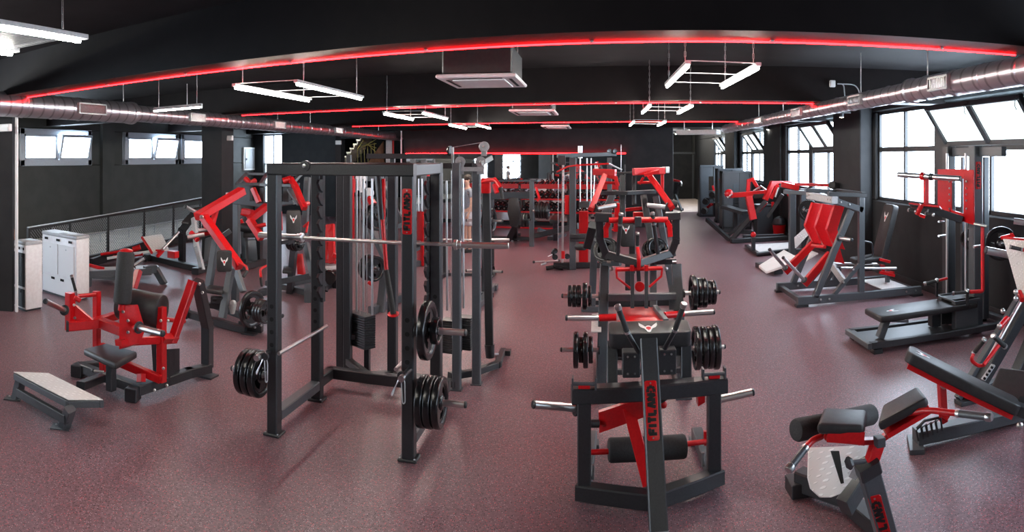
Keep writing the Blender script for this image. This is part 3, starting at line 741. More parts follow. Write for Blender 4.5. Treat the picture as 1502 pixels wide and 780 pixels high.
# ================================================================== MACHINES: helpers
def colm(mb, px, yb, yt, w=.09, d=None, m=None, foot=True):
    b = G(px, yb); t = V((b.x, b.y, zat(yt, V((b.x,b.y,0)).length)))
    mb.beam(b, t, w, d or w, up=V((0,1,0)), m=m)
    if foot: mb.box(b+V((0,0,.006)), (w*1.35,(d or w)*1.35,.012))
    return b, t
def bolts(th, pts, n, r=.013, name='bolt', parent=None):
    mb = MB('steel')
    for p in pts: mb.bolt(toP(p), n, r)
    return th.part('bolts', mb, parent)
def dirv(px0, py0, r0, px1, py1, r1): return (at(px1,py1,r1)-at(px0,py0,r0))
def toward(p):            # unit vector from p to the aisle in front (horizontal)
    p = toP(p); return V((-p.x,-p.y,0)).normalized()
def stack(th, c, L, D, H_, n, rz=0., name='weight_stack'):
    c = toP(c); mb = MB('black_metal'); h = H_/n
    for k in range(n): mb.box(c+V((0,0,-H_/2+h*(k+.5))), (L,D,h*.86), rz=rz, bev=h*.12)
    return th.part(name, mb)
def spring_clip(p, where):
    p = toP(p); mb = MB('chrome'); mb.lathe(p, (0,1,0), [(.032,-.012),(.036,0),(.032,.012)], 20, 'black_metal')
    mb.tube([p+V((0,0,.02)), p+V((.03,-.01,-.05)), p+V((.035,-.02,-.20)), p+V((.015,-.02,-.21)), p+V((.0,-.01,-.03))], .0045, 8, fillet=.02)
    mb.tube([p+V((0,0,.02)), p+V((-.03,-.01,-.05)), p+V((-.07,-.02,-.16)), p+V((-.075,-.02,-.14)), p+V((-.01,-.01,-.02))], .0045, 8, fillet=.02)
    single('spring_collar', mb, f'chrome wire spring collar hanging on the {where} rod handle of the power rack', 'barbell collar', 'spring collars on the rack')

# ------------------------------------------------------------------ POWER RACK
xl, xr_, yf, yr, HR = -2.67, -1.463, 4.93, 5.82, 2.345
th = Thing('power_rack', 'tall black power rack with red sign plate in the middle of the floor', 'power rack', ((xl+xr_)/2,(yf+yr)/2,0))
Zv = V((0,0,1))
for x, y, nm in ((xl,yf,'l'),(xr_,yf,'r'),(xl,yr,'l'),(xr_,yr,'r')):
    mb = MB('black_metal'); mb.beam(V((x,y,.012)), V((x,y,HR-.10)), .10, .10, up=V((0,1,0))); ps = th.part('post', mb)
    mb = MB('hole')
    for k in range(4): 
        mb.lathe((x+.0,y-.0505,.785+k*.11), (0,-1,0), [(.019,-.003),(.019,.0),(.001,.0005)], 16)
        mb.lathe((x,y-.0508,.785+k*.11), (0,-1,0), [(.019,0),(.019,.0008),(.0005,.0008)], 16)
    th.part('adjustment_holes', mb, ps)
    mb = MB('black_metal'); mb.box((x,y,.012), (.155,.14,.024), bev=.006); mb.bolt((x-.06,y-.05,.024), Zv, .008, 'steel'); mb.bolt((x+.06,y-.05,.024), Zv, .008, 'steel'); th.part('foot_plate', mb, ps)
mb = MB('black_metal')
mb.beam(V((xl-.05,yf,HR-.05)), V((xr_+.05,yf,HR-.05)), .10, .10); th.part('top_front_beam', mb)
mb = MB('black_metal'); mb.beam(V((xl-.05,yr,HR-.05)), V((xr_+.05,yr,HR-.05)), .10, .10); th.part('top_rear_beam', mb)
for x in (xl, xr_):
    mb = MB('grey_metal' if x == xr_ else 'black_metal'); mb.beam(V((x,yf+.05,HR-.05)), V((x,yr-.05,HR-.05)), .10, .10); th.part('top_side_beam', mb)  # window-side beam gets the paler metal for the light catching it
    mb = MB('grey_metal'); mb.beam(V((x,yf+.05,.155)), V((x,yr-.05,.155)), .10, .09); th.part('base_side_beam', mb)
mb = MB('black_metal'); mb.beam(V((xl-.02,yr+.34,.17)), V((xr_+.05,yr+.34,.17)), .09, .11)
for x in (xl, xr_): mb.beam(V((x,yr+.05,.17)), V((x,yr+.34,.17)), .09, .11)
th.part('base_rear_beam', mb)
for x in (xl, xr_):
    s_ = 1 if x == xl else -1
    mb = MB('chrome'); mb.cyl((x+s_*.085,yf-.08,.73), (x+s_*.085,yr+.04,.73), .016)
    rod = th.part('safety_bar', mb)
    mb = MB('black_metal'); mb.cyl((x-s_*.02,yf-.24,.73), (x-s_*.02,yf-.05,.73), .022); mb.cyl((x-s_*.02,yf-.28,.73), (x-s_*.02,yf-.24,.73), .026, m='steel'); th.part('handle', mb, rod)
    # toothed bar catches on the rear posts
    mb = MB('black_metal'); xi = x+s_*.07
    for k in range(9):
        z = 1.02+k*.13; mb.prism([V((xi-.012,yr-.05,z)), V((xi-.012,yr-.05,z+.12)), V((xi-.012,yr-.12,z+.12)), V((xi-.012,yr-.15,z+.085)), V((xi-.012,yr-.10,z+.02))], V((.024,0,0)))
    mb.beam(V((xi,yr-.02,.98)), V((xi,yr-.02,2.22)), .026, .06, up=V((0,1,0))); th.part('bar_catch_rail', mb)
    mb = MB('black_metal'); mb.box((x+s_*.02,yf+.10,1.655), (.07,.14,.03)); mb.box((x+s_*.02,yf+.225,1.64), (.07,.13,.03)); mb.box((x+s_*.02,yf+.28,1.665), (.07,.02,.07)); th.part('bar_hook', mb)
mb = MB('black_metal'); mb.cyl((xl+.32,yf-.02,HR-.02), (xl+.32,yf-.06,HR-.02), .045); mb.bolt((xl+.32,yf-.06,HR-.02), (0,-1,0), .02); th.part('stop_knob', mb)
sign(th, V((xr_,yf-.05,1.79)), V((xr_,yf-.05,2.15)), (0,-1,0), .078)
pegs = [((xr_+.05,yf,1.035), (xr_+.45,yf,1.035)), ((xr_+.05,yf,.475), (xr_+.45,yf,.475)), ((xl-.05,yf,.50), (xl-.42,yf,.50))]
for p, q in pegs:
    mb = MB('chrome'); peg(mb, V(p), V(q), .026); th.part('storage_peg', mb)
plates(V((xr_+.05,yf,1.035)), (1,0,0), [(.17,.115,.05),(.10,.25,.055)], 'upper right power rack peg')
plates(V((xr_+.05,yf,.475)), (1,0,0), [(.20,.215,.05),(.135,.22,.05),(.07,.22,.05)], 'lower right power rack peg')
plates(V((xl-.05,yf,.50)), (-1,0,0), [(.23,.215,.045),(.16,.22,.05),(.09,.22,.05)], 'left power rack peg')
spring_clip((xl+.02,yf-.20,.73), 'left'); spring_clip((xr_-.0,yf-.20,.73), 'right')
# the long barbell resting in the rack
yb_ = 5.155; zb_ = 1.685; x0, x1 = -2.95, -.70
th = Thing('barbell', 'long chrome barbell resting high across the power rack', 'barbell', ((x0+x1)/2,yb_,zb_))
mb = MB('chrome'); mb.cyl((x0+.42,yb_,zb_), (x1-.42,yb_,zb_), .0155); th.part('shaft', mb)
for a, b in (((x0+.42,yb_,zb_),(x0,yb_,zb_)),((x1-.42,yb_,zb_),(x1,yb_,zb_))):
    mb = MB('chrome'); mb.cyl(a, b, .026); d = (V(b)-V(a)).normalized(); mb.lathe(V(a), d, [(.026,-.03),(.042,-.026),(.042,.0),(.034,.004),(.034,.03),(.026,.034)], 24); mb.lathe(V(b)-d*.004, d, [(.026,0),(.020,.008),(.004,.008)], 20); th.part('sleeve', mb)

# ------------------------------------------------------------------ DUAL STACK CABLE MACHINE behind the rack
th = Thing('cable_machine', 'tall black cable machine with two weight stacks standing just behind the power rack', 'cable machine', G(600,560))
mb = MB('black_metal'); ztop = 2.33
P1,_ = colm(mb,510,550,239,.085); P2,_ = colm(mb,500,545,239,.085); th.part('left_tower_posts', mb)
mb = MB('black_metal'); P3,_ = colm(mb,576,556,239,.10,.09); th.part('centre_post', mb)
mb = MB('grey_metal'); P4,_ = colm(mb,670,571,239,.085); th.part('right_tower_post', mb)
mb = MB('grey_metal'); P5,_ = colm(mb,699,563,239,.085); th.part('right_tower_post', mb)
mb = MB('black_metal'); mb.beam((538,229,6.95), (722,229,6.95), .09, .055); mb.beam((500,243,7.1), (700,243,6.9), .08, .06)
for x, y, r in ((512,242,7.1),(576,242,6.99),(670,242,6.75)): mb.beam(V((at(x,y,r).x, at(x,y,r).y, ztop-.03)), V((at(x,y,r).x, at(x,y,r).y, 2.42)), .05)
th.part('top_beam', mb)
mb = MB('black_metal')
mb.path([V((P1.x,P1.y,.16)), V((P1.x+.32,P1.y-.22,.10)), V((P3.x,P3.y,.06))], .08, .07); mb.beam(V((P1.x-.05,P1.y,.42)), V((P1.x+.24,P1.y+.1,.42)), .06); mb.beam(V((P1.x+.2,P1.y+.08,0)), V((P1.x+.2,P1.y+.08,.42)), .06)
mb.beam(V((P3.x,P3.y,.06)), V((P4.x,P4.y,.06)), .09, .07); mb.box(V((P3.x-.0,P3.y-.06,.02)), (.3,.2,.02))
mb.path([V((P4.x-.1,P4.y+.1,.10)), (696,546,7.0), (730,534,7.3), (738,514,7.95)], .07); mb.box(G(742,520)+V((0,0,.03)), (.12,.1,.06)); th.part('base_frame', mb)
mb = MB('steel'); mb.cyl(V((P3.x-.13,P3.y-.1,.07)), V((P3.x-.05,P3.y-.1,.07)), .012); mb.cyl((717,520,7.45), (731,519,7.5), .014); mb.cyl(V((P3.x-.14,P3.y-.1,.07)), V((P3.x-.12,P3.y-.1,.07)), .028, m='black_metal'); th.part('roller_pin', mb)
stack(th, at(529,483,7.15), .34, .15, .36, 14, -.55)
stack(th, at(662,492,7.1), .20, .16, .36, 14, -.2); stack(th, at(682,487,7.25), .20, .16, .36, 14, -.2)
mb = MB('chrome')
for x, y0, y1, r in ((523,262,470,7.25),(533,262,455,7.25),(546,262,462,7.05),(655,265,455,7.15),(668,250,452,7.2),(679,262,452,7.2)):
    mb.cyl((x,y0,r),(x+(1 if x>600 else 0),y1,r), .012)
th.part('guide_rods', mb)
mb = MB('steel')
for x in (528,538,649,662,674): mb.cyl((x,250,7.1),(x,470,7.1), .004)
th.part('cables', mb)
mb = MB('silver_metal')
for cx_, cy_ in ((675,237),(705,237)):
    c = at(cx_,cy_,6.72); mb.lathe(c, V((.1,-1,0)), [(.052,-.008),(.054,0),(.052,.008)], 24); mb.beam(c+V((0,0,-.01)), c+V((.0,0,-.13)), .075, .016); mb.bolt(c+V((0,-.012,0)), (0,-1,0), .014)
mb.beam((672,248,6.7), (707,248,6.7), .014, .045); mb.beam((706,240,6.7), (722,231,6.8), .02, .05)
mb.beam((664,216,6.8), (664,240,6.8), .014, .07, up=V((0,1,0))); th.part('pulley_bracket', mb)
mb = MB('silver_metal'); c = at(710,215,6.9); mb.lathe(c, V((.25,-1,0)), [(.05,-.03),(.055,-.025),(.04,0),(.055,.025),(.05,.03)], 24); mb.beam(c, c+V((0,0,-.1)), .06, .05, up=V((0,1,0))); mb.bolt(c+V((0,-.03,0)), (0,-1,0), .012)
pl = th.part('top_pulley', mb)
mb = MB('rubber'); c = at(660,221,6.85); mb.lathe(c, V((1,-.3,0)), [(.05,-.012),(.055,0),(.05,.012)], 24); th.part('top_pulley', mb)
mb = MB('steel'); mb.cyl((664,216,6.84), (706,209,6.9), .0035); th.part('top_cable', mb)
mb = MB('red_metal'); mb.beam((563,262,6.7), (563,350,6.7), .028); mb.tube([(561,322,6.6),(567,395,6.55)], .022); mb.lathe(at(577,461,6.5), (0,-.3,1), [(.06,0),(.06,.008)], 16); th.part('red_dip_arm', mb, label='red arm with black grip')
mb = MB('grip'); mb.cyl((566,396,6.55), (577,460,6.5), .030); mb.cyl((556,258,6.75),(562,350,6.7), .05, .035, m='black_metal'); th.part('sleeve_grip', mb)
mb = MB('black_metal'); mb.beam((713,262,7.55), (718,505,7.45), .09, .07, up=V((0,1,0))); mb.cyl((718,505,7.45),(719,524,7.45), .06, .05); th.part('swing_column', mb)
mb = MB('red_metal'); mb.beam((713,261,7.5), (713,283,7.5), .10, .10, up=V((0,1,0))); mb.tube([(700,269,7.5),(726,262,7.4),(734,275,7.3)], .022, fillet=.1); th.part('red_sleeve', mb); mb = MB('grip'); mb.cyl((734,275,7.3),(737,292,7.3), .02); th.part('grip', mb)
# ------------------------------------------------------------------ HIP MACHINE, front left
th = Thing('hip_thrust_machine', 'red and black glute machine with tread plate step at the front left', 'exercise machine', G(210,560))
mb = MB('black_metal'); Zb = .10
A0 = V(G(200,587)); A0.z = Zb; A1 = at(277,549,6.9); A1.z = Zb; A2 = G(304,552); A2.z = Zb
mb.path([A0, A1, A2+V((.03,.0,0))], .10); mb.box(A0+V((-.02,-.03,-.03)), (.13,.13,.13), rz=.3); mb.box(A2+V((0,0,-.09)), (.2,.16,.02)); th.part('base_beam_right', mb)
mb = MB('black_metal'); B0 = G(115,552); B0.z = Zb; B1 = at(150,533,7.15); B1.z = Zb; mb.beam(B0, B1, .10); mb.box(B0+V((0,0,-.03)), (.13,.13,.13), rz=.3); th.part('base_beam_left', mb)
mb = MB('black_metal'); mb.beam(B0+V((.05,.02,0)), A0+V((-.02,.05,0)), .09, .10); mb.beam(at(118,566,6.25), B0.lerp(A0,.45), .09, .08); th.part('base_cross_beam', mb)
mb = MB('black_metal'); t = at(290,413,6.75); k_ = at(303,483,6.95); mb.path([A2, V((A2.x,A2.y,k_.z)), t], .11, .10, up=V((0,1,0))); th.part('rear_post', mb)
bolts(th, [at(293,416,6.66), at(297,429,6.68)], (.4,-1,0), .016)
mb = MB('vinyl'); mb.slab([G(121.5,511,.50), G(169.6,533,.50), G(202,515,.50), G(156,502.5,.50)], V((0,0,-.07)), .025, 3); th.part('seat', mb)
mb = MB('black_metal'); c = at(163,530,6.33); mb.beam(V((c.x,c.y,.12)), V((c.x,c.y,.44)), .08, up=V((0,1,0))); mb.box(V((c.x,c.y,.42)), (.3,.2,.02)); mb.tube([c+V((-.05,-.05,-.1)), c+V((-.14,-.1,-.1))], .012, m='chrome'); mb.sphere(c+V((-.15,-.1,-.1)), .02, 'black_metal'); th.part('seat_post', mb)
R = 'red_metal'
mb = MB(R); mb.beam((103,429,6.75), (103,484,6.75), .085, up=V((0,1,0))); th.part('upright_arm', mb)
mb = MB(R); mb.beam((142,427,6.95), (142,508,6.95), .07, up=V((0,1,0))); mb.tube([(115,434,6.8),(140,432,6.9)], .022); th.part('rear_upright_arm', mb)
mb = MB(R); mb.beam((98,478,6.7), (150,473,6.75), .09, .10); mb.beam((147,473,6.75), (186,487,6.45), .09, .10); mb.beam((140,472,6.8), (172,462,7.0), .08); mb.prism([at(110,448,6.70), at(136,470,6.70), at(110,474,6.70)], V((.0,.03,0))); th.part('lever_beam', mb)
mb = MB('black_metal'); mb.beam((97,478,6.7), (101,478,6.7), .092, .102); th.part('end_cap', mb)
mb = MB(R); mb.prism([at(175,448,6.30), at(193,448,6.30), at(204,485,6.32), at(196,505,6.3), at(175,512,6.3)], V((.02,.07,0))); th.part('pivot_plate', mb)
bolts(th, [at(247,470,6.52),at(236,470,6.48),at(240,540,6.44),at(227,572,6.35),at(245,565,6.42)], (.3,-1,0), .016)
bolts(th, [at(109,447,6.66), at(110,466,6.66), at(188,470,6.28), at(188,487,6.28), at(181,457,6.27)], (.3,-1,0), .016)
mb = MB(R); mb.beam((180,500,6.35), (237,497,6.55), .09, .08); mb.tube([(195,483,6.2),(204,480,6.2)], .035); mb.beam((178,497,6.3),(179,505,6.3), .1); th.part('lower_beam', mb)
mb = MB(R); mb.beam((237,450,6.55), (237,560,6.5), .08, up=V((0,1,0))); th.part('front_upright', mb)
mb = MB(R); mb.path([(237,497,6.5), (254,496,6.6), (283,412,6.72)], .085, .08, up=V((0,1,0))); mb.tube([(240,468,6.7),(270,471,7.1)], .025); th.part('swing_arm', mb)
mb = MB(R); mb.beam((150,520,6.75), (236,556,6.45), .07, .08); mb.beam((151,505,6.75),(152,543,6.8), .07, up=V((0,1,0))); mb.beam((207,548,6.45),(207,560,6.42), .07, up=V((0,1,0))); th.part('foot_frame', mb)
mb = MB('foam'); mb.roller((179,446,6.3), (185,369,6.38), .088, e=.03); fp = th.part('upright_roller_pad', mb)
mb = MB(R); mb.sphere(at(185,368,6.38), .07, R, sq=(1,1,.35)); mb.cyl((178,455,6.3),(179,446,6.3), .035); th.part('red_end_cap', mb, fp)
mb = MB('vinyl'); mb.roller((178,444,6.85), (238,457,6.62), .172, e=.02); th.part('hip_roller_pad', mb)
mb = MB('black_metal'); mb.beam((226,472,6.8), (231,545,6.75), .07, up=V((0,1,0))); mb.prism([at(240,513,6.6), at(257,512,6.7), at(257,556,6.8), at(243,562,6.6)], V((.02,.05,0))); th.part('weight_post', mb)
mb = MB('chrome'); peg(mb, (95,455,6.7), (67,442,6.35), .027); th.part('loading_peg', mb)
mb = MB('chrome'); peg(mb, (203,480,6.2), (238,489,5.95), .030); th.part('loading_peg', mb)
mb = MB('grip'); grip(mb, (111,427,6.6), (105,405,6.55), .015); mb.cyl((112,433,6.62),(111,427,6.6), .012, m='steel'); mb.tube([(109,436,6.6),(118,441,6.6)], .025, m=R); th.part('hand_grip', mb)
# tread plate step joined to its base
z_ = .28; q = [G(20,545,z_), G(100,586,z_), G(151,586,z_), G(71,547,z_)]
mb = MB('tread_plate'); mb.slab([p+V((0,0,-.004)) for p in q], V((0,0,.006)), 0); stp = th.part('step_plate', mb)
mb = MB('grey_metal'); cc = sum(q, V())/4
mb.path([p+(cc-p)*.04+V((0,0,-.04)) for p in q+[q[0]]], .04, .06); f_ = th.part('step_frame', mb, stp)
for a, b in (((27,552),(24,585)), ((99,597),(94,627))):
    t_ = G(a[0]+4, a[1]+2, z_-.06); b_ = G(*b); mb = MB('grey_metal'); mb.beam(b_, t_, .08, .09, up=V((0,1,0))); mb.box(b_+V((-.02,-.02,.006)), (.17,.12,.012), rz=.6); mb.bolt(b_+V((-.07,-.03,.012)), (0,0,1), .01); th.part('step_leg', mb, stp)
mb = MB('black_metal'); a = G(27,575,.12); b = G(97,615,.12); mb.beam(a, b, .05, .08); th.part('step_brace', mb, stp)

# ------------------------------------------------------------------ SEATED ROW WITH PLATES (behind it)
th = Thing('seated_row_machine', 'plate loaded seated machine with small emblem backrest behind the red glute machine', 'exercise machine', G(335,460))
mb = MB('black_metal')
mb.path([(272,459,9.4), (361,484,8.85)], .09, .10); mb.box(G(368,486)+V((0,0,.07)), (.34,.09,.13), rz=.15); mb.box(G(366,490)+V((0,0,.01)), (.2,.12,.02)); mb.beam((274,455,9.45),(270,463,9.3), .1); th.part('base_frame', mb)
mb = MB('black_metal'); mb.path([(312,447,9.8), (362,466,9.3), (402,466,9.2)], .08); mb.beam((380,430,9.8),(400,425,9.9), .08,.1); th.part('base_frame_rear', mb)
bolts(th, [at(374,480,8.62), at(383,477,8.62)], (.3,-1,0), .016)
mb = MB('grey_metal'); mb.beam((317,352,9.6), (306,420,9.5), .10, .09, up=V((0,1,0))); mb.beam((339,394,9.2), (326,466,9.0), .10, .08, up=V((0,1,0))); mb.beam((345,380,9.7),(345,441,9.9), .10, up=V((0,1,0))); mb.beam((344,388,9.5),(357,428,9.3), .08, up=V((0,1,0))); th.part('uprights', mb)
mb = MB('black_metal'); mb.path([(309,440,9.1), (331,440,9.1)], .09, .10); mb.beam((303,447,9.2),(322,449,9.2), .1,.07); mb.cyl((312,438,8.95),(318,438,8.95), .03); th.part('seat_carriage', mb)
c = at(329,382.5,8.95); tw = toward(c)
u_ = V((-tw.y,tw.x,0)); 
if u_.x < 0: u_ = -u_
mb = MB('vinyl'); mb.pad(c, u_, V((0,0,1))-tw*.12, tw, .21, .29, .07, .02); bp = th.part('backrest', mb)
emblem(th, c+tw*.040+V((0,0,.0)), u_, V((0,0,1))-tw*.12, .13, bp)
mb = MB('vinyl'); mb.slab([(300,423,8.9),(326,427,8.9),(329,420,9.5),(306,417,9.5)], V((0,0,-.06)), .02, 3); th.part('seat', mb)
mb = MB(R); mb.path([(355,280,10.2), (290,318,9.6)], .16, .12); th.part('upper_lever_arm', mb)
mb = MB(R); mb.path([(299,318,9.55), (352,392,9.0)], .13, .10); th.part('lower_lever_arm', mb)
mb = MB(R); mb.beam((318,305,10.0),(311,330,9.9), .07, up=V((0,1,0))); mb.beam((296,320,9.8),(306,340,9.6), .05, up=V((0,1,0))); mb.tube([(284,346,9.6),(315,340,9.5)], .035); mb.tube([(280,341,9.5),(290,352,9.4)], .04); th.part('linkage', mb)
mb = MB('chrome'); mb.cyl((291,338,9.5),(309,336,9.5), .03); mb.cyl((275,348,9.4),(300,344,9.4), .03); th.part('loading_peg', mb)
mb = MB(R); mb.tube([(348,386,9.0),(361,389,8.9),(363,397,8.85)], .018, fillet=.08); hd = th.part('handle', mb); mb = MB('grip'); mb.cyl((363,397,8.85),(357,406,8.8), .02); th.part('grip', mb, hd)
bolts(th, [at(296,318,9.45)], (.3,-1,0), .03)
a = at(360,451,8.75); mb = MB('chrome'); peg(mb, a, a+V((.62,-.12,-.01)), .028); th.part('loading_peg', mb)
plates(a, (.983,-.185,0), [(.36,.17,.045),(.31,.17,.045),(.26,.17,.045),(.12,.27,.05)], 'seated machine left of power rack')
mb = MB('light_metal'); mb.sphere(at(342,445,9.1), .05, 'light_metal'); mb.cyl((341,447,9.1),(341,460,9.1), .06,.03); th.part('pivot_cap', mb)
mb = MB(R); mb.tube([(383,407,9.6),(381,395,9.7),(390,390,9.9)], .02, fillet=.08); hd = th.part('rear_handle', mb); mb = MB('grip'); mb.cyl((382,407,9.6),(384,420,9.6), .02); th.part('grip', mb, hd)
def beam_sign(th, p, q, y0, y1, w, sw, parent=None):
    """sign plate on the camera-facing face of the straight beam p-q between image rows y0 (low) and y1 (high)"""
    p, q = toP(p), toP(q); ax = (q-p).normalized(); mid = (p+q)/2; n = V((-mid.x,-mid.y,0)); n = (n - ax*n.dot(ax)).normalized()
    def hit(y):
        best = None
        for k in range(401):
            x = p.lerp(q, k/400); r = V((x.x,x.y,0)).length; yy = HY + (HC-x.z)*F/r
            if best is None or abs(yy-y) < best[0]: best = (abs(yy-y), x)
        return best[1]
    sign(th, hit(y0)+n*w, hit(y1)+n*w, n, sw, parent)
# ------------------------------------------------------------------ GLUTE MACHINE in the middle foreground
th = Thing('standing_kickback_machine', 'black machine with tall red sign post nearest the camera in the middle', 'exercise machine', G(955,700))
pb, pt = G(967,797), at(951,497,4.50)
mb = MB('black_metal'); mb.beam(pb, pt, .118, .10, up=V((0,1,0))); th.part('sign_post', mb)
beam_sign(th, pb, pt, 646, 559, .058, .082)
mb = MB('light_metal'); d = (pt-pb).normalized(); mb.beam(pb, pb+d*.07, .124, .106, up=V((0,1,0))); mb.box(pb+V((0,0,.012)), (.18,.16,.024), bev=.006); mb.bolt(pb+d*.03+V((0,-.056,0)), (0,-1,0), .012); th.part('foot_cap', mb)
L0, L1_ = G(857,738), G(1047,716)
for b_, px, nm in ((L0,857,'l'),(L1_,1047,'r')):
    mb = MB('black_metal'); mb.beam(V((b_.x,b_.y,.08)), V((b_.x,b_.y,.70)), .095, .09, up=V((0,1,0))); th.part('side_post', mb)
Cn = at(958,735,4.36); Cn.z = .09
for b_ in (L0, L1_):
    mb = MB('black_metal'); x = V((b_.x,b_.y,.09)); s_ = -1 if b_ is L0 else 1
    mb.beam(x+V((s_*.05,0,0)), Cn, .10, .11); th.part('base_front_beam', mb)
    mb = MB('grey_metal'); y_ = G(1022,650) if b_ is L1_ else G(868,655); mb.beam(x, V((y_.x,y_.y,.09)), .09, .09); mb.box(V((y_.x,y_.y,.02)), (.12,.12,.04)); th.part('base_side_beam', mb)
    mb = MB('steel'); mb.tube([x+V((-s_*.06,.12,.02)), x+V((-s_*.06,.12,.12))], .012); th.part('stop_pin', mb)
T0, T1 = V((L0.x-.09,L0.y+.02,.745)), V((L1_.x+.09,L1_.y+.02,.745))
mb = MB('black_metal'); mb.beam(T0, T0.lerp(T1,.47), .12, .11); mb.beam(T0.lerp(T1,.47), T1, .12, .11); th.part('cross_beam', mb)
for t_, s_ in ((T0,1),(T1,-1)):
    mb = MB('grey_metal')
    for o in (.01,.17): mb.beam(t_+V((s_*o,-.02,.05)), t_+V((s_*(o+ (.0 if s_>0 else .0)),-.02,.13)), .012, .07, up=V((0,1,0)))
    mb.tube([t_+V((s_*.01,-.04,.09)), t_+V((s_*.17,-.04,.09))], .014); ct = th.part('plate_catch', mb)
    mb = MB(R); mb.beam(t_+V((s_*.05,-.03,.072)), t_+V((s_*.13,-.03,.072)), .04, .03); th.part('red_stop', mb, ct)
mb = MB('black_metal'); mb.beam((898,500,5.0),(898,562,4.9), .08, up=V((0,1,0))); mb.beam((1006,498,5.0),(1006,560,4.95), .08, up=V((0,1,0))); mb.beam((895,515,5.0),(1009,513,5.0), .07); th.part('pad_frame', mb)
c = at(952.5,490,4.92); mb = MB('vinyl'); mb.pad(c, (1,.02,0), (0,.98,.15), (0,-.15,.98), .62, .24, .12, .045); pd = th.part('chest_pad', mb)
emblem(th, c+V((0,-.15,.98)).normalized()*.0605+V((-.01,-.02,0)), (1,.02,0), (0,.98,.15), .19, pd)
for pts, sgn in (([(937,517,4.52),(920,487,4.48),(907,452,4.42)],1), ([(975,511,4.60),(990,484,4.52),(1002,449,4.44)],-1)):
    mb = MB('steel' if 0 else 'black_metal'); mb.tube(pts[:2], .017); a = toP(pts[1]); b_ = toP(pts[2]); h = th.part('handle', mb)
    mb = MB('grip'); grip(mb, a, b_, .019); mb.lathe(b_, b_-a, [(.021,-.005),(.024,.0),(.024,.022),(.018,.026),(.004,.026)], 20, 'steel'); th.part('grip', mb, h)
for px, py, r in ((926,535,4.60),(979.5,531,4.68)):
    c = at(px,py,r); mb = MB('black_metal'); mb.box(c+V((0,.05,0)), (.125,.12,.18), bev=.006); bx = th.part('bearing_box', mb)
    mb = MB('steel')
    for sx in (-1,1):
        for sz in (-1,1): mb.bolt(c+V((sx*.025,-.01,sz*.06)), (0,-1,0), .008)
    th.part('bolts', mb, bx)
mb = MB('steel'); mb.bolt((934,568,4.6), (0,-1,0), .022, 'grey_metal'); th.part('pivot_bolt', mb)
mb = MB(R); mb.prism([at(878,605,4.75), at(944,583,4.6), at(944,612,4.6), at(879,635,4.75)], V((0,.05,0))); mb.prism([at(1024,581,4.95), at(1034,574,4.95), at(1034,590,4.95), at(1024,596,4.95)], V((0,.1,0))); th.part('swing_plate', mb)
mb = MB(R); mb.beam((922,598,4.68), (952,712,4.42), .085, .04, up=V((0,1,0))); th.part('swing_arm', mb)
mb = MB('foam'); mb.roller((892,660,4.72), (1006,654,4.82), .086); rl_ = th.part('leg_roller_pad', mb)
mb = MB(R); mb.cyl((866,663,4.68),(892,662,4.70), .020); mb.cyl((1006,651,4.84),(1036,647,4.9), .020); mb.beam((1035,632,4.92),(1035,652,4.92), .03); th.part('roller_axle', mb, rl_)
mb = MB('chrome'); peg(mb, (846,598,4.75), (784,593,4.65), .030); th.part('loading_peg', mb); mb = MB('chrome'); peg(mb, (1057,585,4.95), (1103,575,5.0), .030, collar=False); th.part('loading_peg', mb)
mb = MB('black_metal'); mb.tube([(864,621,4.7),(878,621,4.72)], .03); mb.tube([(890,581,5.1),(912,586,5.05),(940,581,5.1)], .04); mb.beam((967,585,4.9),(978,578,4.9), .06); th.part('stop_rubbers', mb)
mb = MB(R); mb.cyl((845,597,4.75),(853,597,4.75), .03); mb.sphere(at(973,593,4.9), .03, R); th.part('red_hub', mb)

# ------------------------------------------------------------------ HACK / ROW MACHINE behind it, loaded with plates
th = Thing('squat_lever_machine', 'grey and black lever machine loaded with plates behind the red sign post', 'exercise machine', G(940,575))
LP, LT = G(881,588), at(887,388,6.75); RP, RT = G(1002,583), at(992,388,6.85)
mb = MB('grey_metal'); mb.beam(LP, LT, .10, .11, up=V((0,1,0))); th.part('left_post', mb)
mb = MB('grey_metal'); mb.beam(RP, RT, .10, .11, up=V((0,1,0))); mb.box(RP+V((0,0,.01)), (.16,.14,.02)); th.part('right_post', mb)
mb = MB('grey_metal'); mb.beam((892,436,6.55), (991,434,6.65), .07, .07); mb.beam(RT.lerp(RP,.15)+V((-.05,-.06,0)), RT.lerp(RP,.34)+V((-.06,-.06,0)), .015, .09, up=V((1,0,0))); th.part('front_cross_beam', mb)
mb = MB('black_metal'); mb.path([(879,318,6.5),(880,350,6.55),(889,373,6.6),(936,386,6.5),(984,371,6.7),(991,352,6.65),(991,317,6.6)], .075, .08, up=V((0,1,0))); th.part('v_frame', mb)
mb = MB('black_metal'); mb.beam((873,318,6.5),(897,319,6.5), .11, .09); mb.beam((976,317,6.6),(998,316,6.6), .11, .08); mb.beam((870,330,6.7),(862,360,6.9), .09,.1, up=V((0,1,0))); th.part('corner_blocks', mb)
mb = MB('black_metal'); mb.beam((885,386,6.7),(910,386,6.6), .05); mb.beam((960,384,6.7),(992,383,6.7), .06, .05); th.part('pivot_beam', mb); 
mb = MB('steel')
for x in (897,977): mb.sphere(at(x,394,6.6), .022, 'steel')
for x in (893,989): mb.tube([(x-3,384,6.55),(x+3,384,6.55)], .014)
th.part('pivot_nuts', mb)
mb = MB(R); mb.cyl((893,323,6.45),(979,322,6.55), .030); mb.path([(893,326,6.5),(889,334,6.5),(889,348,6.5)], .05); mb.path([(978,324,6.55),(982,332,6.55),(983,347,6.55)], .05); th.part('red_cross_tube', mb)
mb = MB('black_metal'); mb.beam((936,318,6.45),(936,332,6.45), .065, up=V((0,1,0))); th.part('tube_clamp', mb)
